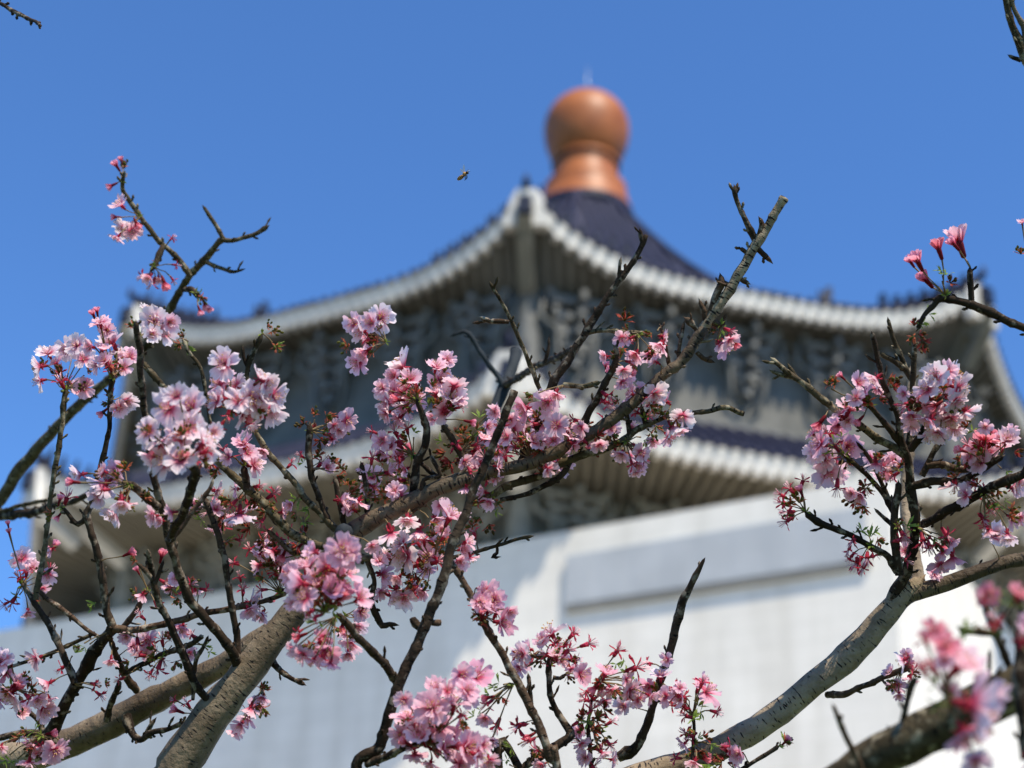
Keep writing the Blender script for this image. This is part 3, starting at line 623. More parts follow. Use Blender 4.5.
br('B', 'twig', 'twig', 1.47, 1.4, [(398, 684, 9), (388, 668, 9), (378, 658, 9), (364, 643, 8.5), (352, 630, 8.5), (338, 614, 8)], .8)
br('B', 'spur', 'twig', 1.47, 1.47, [(423, 630, 9), (415, 624, 9), (412, 618, 7)], 0, blunt=True)
br('B', 'spur', 'twig_red', 1.47, 1.47, [(427, 620, 7), (434, 622, 6.5), (441, 622, 6)], 0, blunt=True)
br('B', 'branch', 'twig_red', 1.49, 1.5, [(560, 800, 9), (550, 760, 9), (541, 731, 9), (527, 701, 8.5), (512, 672, 8.5), (497, 646, 8), (485, 625, 7.5), (474, 600, 7.5), (462, 580, 7), (449, 560, 7)], 1.1, pre=[(rootB[0], 1.7, 1.50, .03)])
br('B', 'branch', 'twig', 1.45, 1.42, [(366, 765, 7), (384, 758, 7.5), (400, 750, 8), (414, 744, 8.5), (428, 742, 9)], 1)
br('B', 'branch', 'twig', 1.52, 1.55, [(500, 785, 9), (522, 768, 9), (544, 754, 9), (560, 744, 8.5), (570, 735, 8), (565, 724, 7), (556, 710, 6.5), (550, 690, 6.5), (549, 668, 6.5), (553, 650, 6)], 1.2, pre=[(rootB[0] - .02, 1.72, 1.50, .03)])
br('B', 'twig', 'twig', 1.5, 1.5, [(531, 705, 6), (530, 690, 5), (528, 674, 4.5)], .8)
br('B', 'twig', 'twig_olive', 1.55, 1.55, [(551, 652, 5), (543, 656, 5.5), (532, 656, 5)], 1)
br('B', 'twig', 'twig', 1.53, 1.53, [(553, 677, 5), (560, 678, 4.5), (566, 674, 3.5)], .8)
br('B', 'twig', 'twig', 1.58, 1.56, [(618, 757, 10), (628, 752, 12), (639, 744, 9.5), (650, 716, 8.5), (658, 690, 8.5), (670, 651, 8.5), (677, 622, 8.5), (682, 602, 10), (688, 590, 8), (697, 572, 6), (705, 558, 2)], .3)
br('B', 'twig', 'twig', 1.55, 1.55, [(592, 775, 5), (590, 750, 4.5), (588, 728, 4), (592, 700, 3), (598, 680, 2.5)], 1)
br('B', 'twig', 'twig', 1.55, 1.55, [(690, 775, 4.5), (693, 750, 4), (694, 730, 3.5), (692, 712, 3)], 1)
# top right tip
br('B', 'branch', 'twig_olive', 1.5, 1.5, [(1110, 150, 9), (1050, 95, 8.5), (1026, 62, 8), (1019, 42, 8), (1012, 25, 8), (1006, 0, 6.5), (1000, -20, 6)], .6)
br('B', 'twig', 'bough', 1.5, 1.5, [(1024, 55, 6), (1024, 30, 6), (1015, 10, 5), (1008, -10, 5)], .6)
br('B', 'spur', 'twig', 1.5, 1.5, [(1021, 60, 5), (1013, 58, 4), (1008, 55, 2)], 0)

# ---- tree C (nearest, lower right)
link('trunk', branch_mesh('trunk', [(Vector((0, 0, -.05)), .22), (Vector((-.01, .01, .25)), .16), (Vector((.02, 0, .9)), .13), (Vector((0, -.02, 1.5)), .10), (Vector((-.15, .05, 1.78)), .05)], M['bough_dark'], 0, True), None, trees['C'])
br('C', 'bough', 'twig_olive', 1.05, 1.12, [(1120, 640, 50), (1060, 668, 50), (1014, 690, 48), (960, 715, 46), (905, 744, 45), (865, 765, 44), (820, 800, 42), (780, 840, 38)], .2, pre=[(.80, 1.02, 1.80, .042), (.55, 1.02, 1.90, .036)])
br('C', 'branch', 'twig', 1.02, 1.05, [(1028, 760, 16), (1022, 700, 15), (1020, 660, 14), (1026, 610, 12), (1040, 570, 10)], .5)
br('C', 'twig', 'twig', 1.1, 1.06, [(1018, 690, 9), (1012, 672, 8), (1004, 652, 7.5), (996, 634, 7.5), (989, 618, 7), (985, 606, 6)], .5)
br('C', 'twig', 'twig', 1.08, 1.08, [(998, 634, 6), (982, 633, 6), (966, 631, 7), (958, 628, 4)], .5)
br('C', 'twig', 'twig_red', 1.08, 1.06, [(868, 790, 7), (860, 766, 7), (846, 736, 7), (838, 718, 6.5), (832, 704, 4)], .5)
br('C', 'twig', 'twig', 1.1, 1.08, [(890, 760, 7), (897, 745, 7), (903, 722, 6.5), (907, 700, 6.5), (912, 685, 9), (918, 678, 9)], .5)
br('C', 'twig', 'twig', 1.06, 1.06, [(988, 700, 5), (989, 675, 5), (990, 650, 4)], .4)

# ---------------------------------------------------------------- blossom parts
def petal(mb, az, opn, L, W, rnd, mi=0, notch=.13, curl=.0):
    nu, nv = 7, 7; vs = []; pg = []
    ph, ph2 = rnd.random() * 6, rnd.random() * 6; ruf = rnd.uniform(.05, .13); bend = rnd.uniform(.15, .75); tw = rnd.uniform(-.25, .25)
    for j in range(nv):
        v = j / (nv - 1)
        wv = W * (.14 + .86 * (v ** .8)) * math.sqrt(max(0, 1 - max(0, (v - .35) / .72) ** 3.2))
        for i in range(nu):
            u = -1 + 2 * i / (nu - 1)
            vv = v * (1 - notch * math.exp(-(u / .28) ** 2) * v ** 5 - .16 * u * u * v ** 2 + .05 * math.sin(u * 8 + ph) * v ** 4)
            th_ = opn + bend * (vv - .3) * .8            # angle from the axis, opening towards the tip
            r_ = L * vv
            rad = .06 * L + r_ * math.sin(opn + (th_ - opn) * .5); z = r_ * math.cos(opn + (th_ - opn) * .5)
            x = u * wv * L
            cup = -.28 * u * u * wv * L + L * ruf * v * math.sin(u * 5 + ph) + L * ruf * .7 * v * math.sin(u * 9 + ph2) * abs(u)
            rad += cup * math.cos(opn) * -1 * .8; z += -cup * -1 * math.sin(opn) * -1 + tw * x * v * .6
            y = rad
            vs.append(Vector((x * math.cos(az) - y * math.sin(az), x * math.sin(az) + y * math.cos(az), z)))
            pg.append(min(1, v * (.9 + .1 * abs(u)) + .12 * math.sin(u * 12 + ph) * (1 - v) * v))
    fs = [(j * nu + i, j * nu + i + 1, (j + 1) * nu + i + 1, (j + 1) * nu + i) for j in range(nv - 1) for i in range(nu - 1)]
    mb.add(vs, fs, mi, True, pg)
def blossom_mesh(seed):
    rnd = random.Random(seed); mb = MB()
    opn = R([78, 70, 60, 50, 40, 66, 74, 56, 84, 62][seed % 10]); n = 5
    a0 = rnd.random() * 6
    for k in range(n): petal(mb, a0 + k * 2 * PI / n + rnd.uniform(-.16, .16), opn + rnd.uniform(-.25, .2), .0165 * rnd.uniform(.88, 1.08), .56, rnd)
    if seed % 3 != 0:
        for k in range(4): petal(mb, a0 + .6 + k * 2 * PI / 4 + rnd.uniform(-.3, .3), opn * .6 + rnd.uniform(-.2, .2), .0125 * rnd.uniform(.8, 1.05), .44, rnd)
    return mb.mesh('blossom', M['petal'])
def calyx_mesh(seed, spent=False):
    rnd = random.Random(seed + 50); mb = MB()
    prof = [(.0006, -.0085), (.0016, -.0075), (.0019, -.004), (.0022, -.0015), (.0026, 0), (.0010, .0005)]
    mb.lathe(prof, 10)
    mb.pig = [min(1, max(0, (v[2] + .0085) / .009)) for v in mb.v]
    L = .0085 if spent else .0065
    for k in range(5):
        petal(mb, k * 2 * PI / 5 + rnd.uniform(-.15, .15), R(rnd.uniform(45, 95) if spent else rnd.uniform(100, 135)), L * rnd.uniform(.85, 1.1), .22, rnd, 0, -.25)
    if spent:
        for k in range(9):
            a = rnd.random() * 6.28; s = rnd.uniform(.001, .005)
            mb.tube([(0, 0, 0), (math.cos(a) * s * .6, math.sin(a) * s * .6, .005), (math.cos(a) * s, math.sin(a) * s, .0095)], .00028, 3, 1)
    return mb.mesh('spent_blossom' if spent else 'calyx', [M['calyx'], M['stamen']])
def stamens_mesh(seed):
    rnd = random.Random(seed + 90); mb = MB()
    for k in range(16):
        a = rnd.random() * 6.28; s = rnd.uniform(.0015, .0065); h_ = rnd.uniform(.007, .0105)
        e = Vector((math.cos(a) * s, math.sin(a) * s, h_))
        mb.tube([(0, 0, -.001), e * .5 + Vector((0, 0, .001)), e], .00022, 3, 0)
        o = e; q = .00062
        mb.add([o + Vector(d) * q for d in ((1, 0, 0), (0, 1, 0), (-1, 0, 0), (0, -1, 0), (0, 0, 1.3), (0, 0, -1))], [(0, 1, 4), (1, 2, 4), (2, 3, 4), (3, 0, 4), (1, 0, 5), (2, 1, 5), (3, 2, 5), (0, 3, 5)], 1)
    return mb.mesh('stamens', [M['stamen'], M['anther']])
def bud_mesh(seed):
    rnd = random.Random(seed + 120); mb = MB()
    for k in range(5): petal(mb, k * 2 * PI / 5, R(rnd.uniform(8, 17)), .0125, .5, rnd, 0, 0)
    mb.pig = [min(1, p * .75) for p in mb.pig]
    st = len(mb.v)
    mb.lathe([(.0007, -.0085), (.0017, -.0075), (.0021, -.003), (.0024, 0), (.0024, .002), (.0008, .0035)], 10, (0, 0, 0), 1)
    for k in range(5): petal(mb, k * 2 * PI / 5 + .6, R(14), .0065, .3, rnd, 1, -.3)
    return mb.mesh('bud', [M['petal'], M['calyx']])
def scales_mesh(seed, green):
    rnd = random.Random(seed + 150); mb = MB()
    for k in range(6 if green else 14):
        az = rnd.random() * 6.28
        petal(mb, az, R(rnd.uniform(5, 75 if green else 85)), rnd.uniform(.006, .012) if green else rnd.uniform(.004, .0095), rnd.uniform(.16, .26), rnd, 1 if (green or rnd.random() < .12) else 0, -.3)
    if not green:
        for k in range(5):
            a = rnd.random() * 6.28; d = Vector((math.cos(a) * .6, math.sin(a) * .6, .8)) * rnd.uniform(.006, .011)
            mb.tube([(0, 0, 0), d * .6, d], .0004, 3, 1)
            mb.lathe([(.0002, -.002), (.0013, -.001), (.0015, .001), (.0003, .0025)], 6, d, 0)
    return mb.mesh('young_leaves' if green else 'bud_cluster', [M['copper'], M['leaf']])
BL = [blossom_mesh(i) for i in range(20)]
CX = [calyx_mesh(i) for i in range(4)]; ST = [stamens_mesh(i) for i in range(4)]
SP = [calyx_mesh(i, True) for i in range(6)]; BU = [bud_mesh(i) for i in range(4)]
SC = [scales_mesh(i, False) for i in range(6)]; LV = [scales_mesh(i, True) for i in range(6)]

def F(s):
    "items: 'x,y,size[,kind[,tone]]' separated by blanks; kinds p blossom, s spent, b bud, c scales, l leaves"
    out = []
    for it in s.split():
        q = it.split(','); out.append((float(q[0]), float(q[1]), float(q[2]), q[3] if len(q) > 3 else 'p', q[4] if len(q) > 4 else ''))
    return out
PALE, MID, DEEP, LAV, RED = (1, 1, 1), (1, .85, .885), (1, .74, .83), (.93, .91, .97), (.95, .42, .48)
# tree, depth, anchor, tone, items
CL = [
('A',1.87,(124,178),MID,'116,165,12,b 125,168,13,c 111,186,11,b 121,160,9,b'),
('A',1.86,(138,222),PALE,'120,204,20 124,229,24 132,232,20 115,217,10,b 117,238,16'),
('A',1.86,(156,263),MID,'149,277,17,p,r 158,279,15,p,r 152,283,13,s 172,238,9,s 173,280,9,s 176,265,9,s 143,276,12,s'),
('A',1.88,(196,292),MID,'200,297,13,c 205,305,13,b 200,311,10,b 209,308,10,b 198,295,12,l'),
('A',1.5,(140,338),PALE,'155,322,32 165,332,26 149,311,22 170,322,20 152,334,22'),
('A',1.66,(68,386),PALE,'38,367,24 38,381,22 48,352,22 66,350,24 76,345,22 84,358,22 96,366,20 85,387,20 77,389,20 55,362,18 61,375,18,c'),
('A',1.62,(113,380),PALE,'112,341,28 100,322,20,p,r 118,354,24 130,356,20 107,330,20 93,314,11,b 97,311,10,b 102,349,18 90,347,18 124,367,18 104,360,18,p,r'),
('A',1.64,(114,398),PALE,'127,402,24 119,408,18 102,413,12,b 108,403,12,c'),
('A',1.36,(194,468),PALE,'167,408,36 190,407,38 158,440,36 190,427,34 164,461,38 206,441,34 178,438,34 150,458,28 180,458,32 204,452,26 147,430,26 176,395,24 214,432,22'),
('A',1.45,(232,412),PALE,'223,363,34 218,384,28,p,d 215,400,26 252,399,38 246,414,30 261,378,26 275,396,32 271,411,30 252,427,28 220,427,15,s 234,384,24 262,398,28 238,400,26 267,383,22 226,376,20'),
('A',1.58,(246,466),MID,'243,443,24,p,d 256,464,26 248,452,20 211,463,16,s 227,457,18 223,449,12,s 262,452,18 217,470,16,c'),
('A',1.6,(247,492),MID,'218,492,22 234,489,17 202,520,14,l 240,517,32,p,l 249,507,22,p,l 259,486,13,s 275,492,12,s 261,522,13,s 240,540,11,s 226,497,14,c 258,500,16,c 265,512,14,c 250,528,16,c 232,505,16,s 270,504,14,c'),
('A',1.46,(128,484),LAV,'114,472,24,p,d 103,486,30 113,513,30 121,503,26 98,497,22 79,475,22 72,482,14,b 103,471,16 128,505,20 152,516,20 171,513,18 160,521,16'),
('A',1.62,(64,508),MID,'67,498,17,s 53,513,15,c 60,499,11,b 58,517,10,b'),
('A',1.68,(22,584),LAV,'9,532,9,b 22,557,24 50,549,18 24,563,22 48,575,20 43,590,16 12,603,15,s 28,613,15 16,596,11,l 5,604,11,s 33,567,16 55,545,12,b 8,524,8,b'),
('A',1.64,(18,690),MID,'34,659,24 0,660,26 4,672,22,p,r 47,684,22 44,710,26 9,695,32 29,698,16,s 62,668,13,s 16,682,20,p,r 22,712,20 38,700,18 50,700,16 10,676,14,l -4,700,22'),
('A',1.6,(42,735),DEEP,'29,745,24 56,751,26 38,749,22 0,748,16,p,l 29,764,22 35,731,14,l 6,760,13,l 48,760,20 12,762,14,l 20,738,14,c 62,745,16'),
('A',1.63,(150,655),MID,'126,637,17 146,640,26 146,652,20 162,640,14,s 182,628,22 190,654,18 111,661,17 157,650,14,c 170,640,14,c 173,632,13,b 134,646,16 139,655,14,s'),
('A',1.62,(145,600),MID,'141,616,12,s 142,595,15 157,606,12,s 130,553,13,b,r 135,560,10,c 162,555,14,b,r 164,582,12,s 95,603,13,l 195,587,9,l 137,570,9,b 92,609,10,l'),
('A',1.62,(160,665),MID,'192,635,11,s 158,669,18,s 120,679,11,s 95,684,12,s 100,695,13,s 75,653,13,l 85,647,11,l 205,646,13,l 210,652,9,l 163,660,12,s 105,684,11,c 80,646,10,c 150,674,12,s'),
('A',1.62,(185,712),MID,'176,710,14,b 187,703,12,s 174,700,9,s'),
('A',1.64,(275,585),PALE,'253,603,30 261,616,22 249,611,20 250,549,13,s 234,563,13,s 270,567,16,c 281,561,16,p,r 264,549,18 240,577,11,s 275,573,15,s 284,570,14,p,r 262,578,13,c 243,590,13,s'),
('A',1.7,(262,690),LAV,'257,707,22 247,719,22 235,733,18 262,699,18 250,709,20 240,726,18'),
('A',1.62,(386,342),PALE,'353,323,22 361,331,28 381,318,30 366,341,22 357,363,28,p,d 348,346,15,c 371,323,22 364,355,18'),
('A',1.6,(420,392),PALE,'401,365,34 403,389,34 386,403,28 403,410,28 416,400,22 381,388,18,p,r 391,392,22 393,376,20 411,378,22 397,420,22 385,415,20'),
('A',1.6,(436,402),MID,'436,366,22,p,r 448,359,18,p,r 440,380,28 455,384,26 451,397,30,p,c 442,410,24 433,418,16 429,405,14,l 437,392,22 459,397,20 471,422,12,b'),
('A',1.62,(410,448),MID,'381,441,20 382,453,18 395,432,15,s 400,453,18,p,r 407,429,14,s 408,441,16,c 390,446,16 399,462,14,s 373,432,12,s 414,432,12,l 388,457,14'),
('A',1.62,(455,455),MID,'445,453,18,c 466,444,20,c 474,456,16 483,438,18 451,462,18,c 489,426,18 495,412,18 456,446,16,c 504,444,18 478,450,14,c 442,441,13,l 446,470,16,c 474,436,13,l 463,433,15,c 460,458,16,c 492,440,16 470,466,14,s 480,418,12,l 455,432,14,c'),
('A',1.6,(530,455),MID,'524,409,28,p,d 547,403,30 556,395,20 543,421,28,p,d 556,425,24 527,433,26 512,430,24 553,440,24 575,446,24,p,d 556,466,26 506,437,18,p,r 515,447,17,s 495,412,18,p,l 498,454,14 535,440,22,p,d 565,432,18 533,395,14,c 520,420,22 540,452,16,c 568,462,18 549,470,18 537,411,24 503,449,16,s 510,420,18'),
('A',1.6,(644,415),PALE,'634,401,22 644,392,26 656,395,26 665,400,20 630,393,18 682,417,24 673,429,24 670,438,22,p,d 653,409,15,l 660,409,11,l 681,430,18 650,401,18,p,d'),
('A',1.6,(625,445),MID,'653,441,18 641,453,18 638,465,22,p,d 621,455,18 632,427,14 606,403,14,s 623,383,17,p,r 630,457,14 645,440,13,l 615,452,14 636,474,14,p,d'),
('A',1.6,(640,340),MID,'624,321,17,c 622,339,18 605,357,15 635,355,20 650,355,22 660,346,22 664,336,16 652,333,13,c 617,355,13,c 624,371,17,p,r 626,380,16,p,r 607,396,16,s 609,404,14,s 611,370,12,b 628,330,10,c 606,366,11,b 655,361,16 633,364,13,c'),
('A',1.6,(718,326),MID,'727,346,26,p,d 731,341,20 721,345,18,p,d 721,331,12,l 716,330,10,c'),
('A',1.6,(490,500),MID,'483,492,18 489,503,16 489,524,16,c 474,533,14,s 466,489,18 480,517,14,c 496,511,12,l 472,527,14,c'),
('A',1.56,(430,560),PALE,'407,521,24 419,534,36 392,536,34 404,556,34 451,515,34,p,d 442,506,22 427,556,22 384,575,26,p,d 398,578,18,p,r 413,588,24 422,592,22 404,598,26 427,569,20 392,597,20 372,547,16 468,541,20,p,l 460,562,22,p,l 471,559,18,p,l 436,520,20 380,560,18 415,573,17,c 445,527,14,l 388,555,24 400,543,24 430,540,20 410,582,16,c 442,530,16 381,593,16 396,590,15,s 463,550,18,p,l'),
('B',1.36,(325,612),DEEP,'342,550,34 325,566,34 307,565,34 348,572,30 319,583,36 299,583,32 343,586,30,p,d 340,598,26 361,597,28 304,597,28 328,572,32 290,574,22 293,604,18,p,r 307,612,16,p,r 313,551,22 330,590,28,p,d 351,557,24 319,620,16,l 325,606,16,l 310,616,14,l 332,613,14,l 296,588,22'),
('B',1.40,(320,622),DEEP,'301,656,26 326,653,30,p,d 322,639,20,p,d 299,632,11,s 312,662,20 330,665,20 292,650,16'),
('A',1.66,(345,615),LAV,'351,645,22 358,627,24 362,612,20 345,634,16 348,655,18'),
('A',1.62,(306,535),MID,'278,562,16 258,556,16,p,r 272,544,15 284,512,18 299,500,16,l 304,522,17,l 308,509,15,l 272,495,15,s 258,492,16,c 290,505,13,p,r 296,512,15,c 268,532,14,s 290,530,13,c 283,553,14,s 303,511,14,l 264,540,16,c'),
('A',1.62,(312,432),MID,'326,416,17,c 304,424,16,c 348,421,22 335,426,15 334,441,17 320,440,16,c 314,415,12,c 340,431,16 328,428,14,c 338,418,13,b'),
('A',1.62,(318,468),MID,'328,467,15,p,r 337,476,17,c 347,485,16,c 301,456,11,s 318,456,14,c 291,464,12,s 303,463,11,l 332,463,14,c 341,468,13,c'),
('A',1.6,(362,500),MID,'372,476,24 376,488,20 342,500,22 357,503,22,p,r 384,497,18,c 350,494,17,c 367,488,16 348,507,18 362,468,14,p 386,488,14,c 352,510,14,c'),
('A',1.62,(262,330),MID,'272,331,15,c 275,346,14,c 184,337,13,c 187,345,12,l 267,327,11,c 181,344,12,c'),
('B',1.5,(479,616),DEEP,'487,593,28 494,600,26 480,602,22 503,622,30,p,d 497,611,24 488,609,22 510,612,18 482,589,16'),
('B',1.55,(551,652),LAV,'550,631,32 521,654,24 528,648,18 518,669,18,p,r 556,643,14,c 562,650,12,l 541,640,18 526,664,16 545,654,12,l'),
('B',1.54,(560,665),MID,'573,634,16,s 588,644,17,s 556,656,18,p,r 568,651,17,s 582,675,24,p,d 563,660,16,p,r 575,660,13,s 566,645,12,s 572,670,15 550,665,14,s'),
('B',1.54,(598,682),MID,'606,672,24,p,d 587,692,15,s 600,690,24,p,d 611,692,22 617,651,17,s 620,669,15,l 636,668,22,s 632,692,26 623,706,20,p,l 647,687,22,p,d 661,675,22,p,l 664,696,20,p,l 673,690,17,s 666,660,14,p,l 640,700,18 616,664,13,l 625,674,14,l 628,680,16 605,702,16 651,697,18 595,700,15,s 680,687,14,p,r 684,697,14,s'),
('B',1.54,(590,725),MID,'591,710,15,s 582,716,16,c 597,719,18,c 579,731,17,p,r 591,731,18,c 611,722,14,s 582,745,18,p,r 585,758,18,p,r 603,754,17,p,r 614,760,16,p,r 594,766,15,s 602,740,15,c 588,722,15,l 604,710,15,c 578,722,14,s 596,745,16,c 585,700,14,s 610,745,14,s 601,728,13,l'),
('B',1.4,(426,748),DEEP,'409,716,34 436,688,26 433,707,34 453,702,32 439,725,32 418,733,30 456,733,36,p,d 468,748,34 480,755,30 462,766,28 415,757,22 468,690,24 477,675,34,p,d 462,675,26 471,698,20 424,706,24 400,735,24 446,748,28 490,762,22 430,765,20 448,690,20 404,700,20 485,745,20'),
('B',1.5,(495,690),DEEP,'487,704,14,s 485,719,18,p,r 497,725,17,s 518,726,20,s 491,742,17,p,r 474,716,13,l 494,687,15,l 489,694,14,l 507,760,14,l 535,751,22,p,r 541,766,19,p,r 480,710,14,l 502,697,14,c 529,741,15,s 499,683,12,l 512,748,14,l'),
('B',1.54,(692,716),MID,'708,690,32,p,d 716,712,14,s 686,716,15,s 680,698,20,p,r 672,704,16,s 694,719,16,l 698,706,14,l 700,712,13,l 690,728,13,c 684,706,15,s 704,680,16 677,688,14,s'),
('B',1.55,(700,745),MID,'683,745,18,p,r 694,763,18,p,r 738,754,22,p,d 735,763,18,p,r 715,754,18,c 691,751,17,c 703,736,16,c 709,764,15,l 722,762,15,c 686,734,15,s 699,752,15,c 729,747,15,s 711,744,13,l 676,758,14,s 698,738,13,l'),
('B',1.55,(779,746),MID,'784,742,15,c 787,740,11,b'),
('B',1.52,(906,668),PALE,'902,661,22 896,687,20 890,672,16 910,680,16 906,655,14 899,695,14'),
('B',1.6,(842,452),MID,'819,424,17,b,r 838,427,22,p,d 818,443,28,p,d 848,446,28,p,d 824,459,28 827,472,32 815,453,22 837,487,17,s 834,441,15,l 832,450,13,l 836,462,22 812,433,16 842,437,14,l 840,475,18,p,l 828,434,18,s'),
('B',1.58,(803,508),MID,'783,503,18,s 796,497,16,c 788,512,16,s 787,521,15,s 803,481,13,s 791,504,15,c 799,503,15,c 795,516,15,c 781,495,13,s 800,490,12,b 790,489,14,s'),
('B',1.6,(868,490),MID,'859,497,24 856,501,20,c 851,494,16 864,506,16,c 866,488,15,c'),
('B',1.62,(898,470),LAV,'885,468,22,p,r 876,465,22 892,459,18 881,475,20,p,r 890,478,16,p,r 870,458,15'),
('B',1.58,(873,545),MID,'853,541,15,s 857,563,20,s 873,550,17,s 862,531,16,l 870,537,16,l 874,532,13,l 849,550,13,s 867,558,16,s 863,568,14,s 855,533,13,l 877,541,14,c 851,557,12,s'),
('B',1.57,(910,528),RED,'903,535,18,s 905,550,18,p,r 907,526,14,l 899,541,14,s 901,525,12,c 906,560,14,s 915,528,12,l'),
('B',1.57,(926,532),MID,'923,541,20,s 947,535,19,s 952,544,20,p,d 941,567,24,p,d 953,559,26,p,d 944,553,17,p,r 935,573,15,p,d 934,538,12,l 928,548,13,s'),
('B',1.57,(868,406),MID,'875,379,22 859,382,20 862,394,22,p,d 850,408,28 876,390,19,p,r 868,402,18,c 892,386,18,c 835,382,13,c 840,413,20 855,398,18,p,r 841,376,10,b 879,399,14,c 848,421,16 829,385,10,c 888,379,13,c'),
('B',1.54,(938,398),PALE,'935,377,32 926,389,26 955,377,34 961,389,30 967,414,30 944,418,30 929,421,26,p,d 906,405,19,s 911,417,20,p,r 942,396,14,l 923,405,17,c 950,420,28 955,428,26 938,434,22 929,437,22 911,425,20,p,r 945,384,26 957,402,26 932,407,22,p,d 920,397,18,p,r 948,370,20 940,409,22,p,d 903,394,15 932,400,15,c 951,405,15,c'),
('B',1.55,(975,455),MID,'967,427,15,c 985,439,24,p,r 976,450,22,p,d 979,462,26 960,450,13,b 960,459,14,c 1008,439,26 1002,447,18 1000,438,16 968,445,14,s 973,431,12,l 985,427,14,p,r 990,450,18,p,r 969,456,16 1013,430,14 1014,452,14,c'),
('B',1.55,(985,492),MID,'1014,488,24 1021,482,22 955,488,26 964,495,22 973,482,15 985,526,13,s 996,535,26,p,l 1008,536,22,p,l 1014,519,22 1022,518,20 994,503,14,l 1003,478,14,c 1005,500,14,l 1006,471,13,l 999,507,12,l 978,484,13,c 955,478,15,c 1010,510,14,c 989,532,18,p,l 997,490,14,c'),
('B',1.5,(944,288),DEEP,'958,239,31,b,p 938,247,21,b,r 917,260,21,b,d 925,279,20,b,r 945,275,15,l 950,283,14,c 953,243,16,b 910,261,13,b 941,271,12,l'),
('B',1.52,(921,330),MID,'929,314,14,l 914,326,15,c 923,341,17,c 918,334,15,c 913,336,13,c 924,322,12,l 921,347,13,c'),
('B',1.62,(1030,280),DEEP,'1022,222,10,p'),
('A',1.6,(592,430),MID,'588,425,17,c 597,436,16,c 580,428,18 604,420,16,s 611,428,18 574,420,14,s 566,425,17,p,r 600,446,18,p,d 590,452,16,c 583,440,13,s 612,441,14,c 571,436,16'),
('A',1.6,(490,470),MID,'482,462,20 474,470,18,p,d 492,458,16,c 500,466,18 486,478,16,s 470,479,15,c 505,456,15,s 465,462,17,p,r 497,478,17'),
('A',1.61,(300,560),MID,'288,548,18 280,540,15,s 296,570,17,c 272,552,20,p,d 306,576,15,s 266,558,14,c 290,584,18 282,574,15,c 258,566,18,p,r 299,590,14,s'),
('A',1.62,(225,505),MID,'216,508,18,p,d 224,514,16,c 208,512,15,s 232,520,20 222,526,15,s 200,512,14,c 214,530,16 226,540,14,c 196,504,18'),
('A',1.62,(180,585),MID,'176,578,17 184,590,15,s 190,580,14,c 170,588,16,p,r 196,592,16 178,598,14,c 206,590,13,s'),
('A',1.6,(385,470),MID,'380,462,16,c 390,472,20 398,480,16,s 404,470,18,p,d 376,476,14,c 394,490,17,p,r 408,484,15,c 372,458,15,s 399,496,20'),
('C',.96,(948,700),MID,'961,664,52 977,706,64 966,735,44,p,d 946,645,26,p,r 935,630,26,p,r 932,668,24,s 976,762,28 935,686,22,l 940,706,22,l 944,662,22 990,700,44 950,690,20 985,728,36 925,640,18,s 956,648,22,p,r 921,667,22,s'),
('C',.99,(995,632),DEEP,'989,595,22,p,r 1019,595,26,p,r 1003,602,20,l 997,621,20,s 965,630,19,l 1012,605,20,l 983,600,15,s 971,627,14,l'),
('C',.97,(1030,660),DEEP,'1030,625,26 1034,760,40 1022,640,18,s'),
]
rnd = random.Random(21)
BUF = {}
ntw = 0
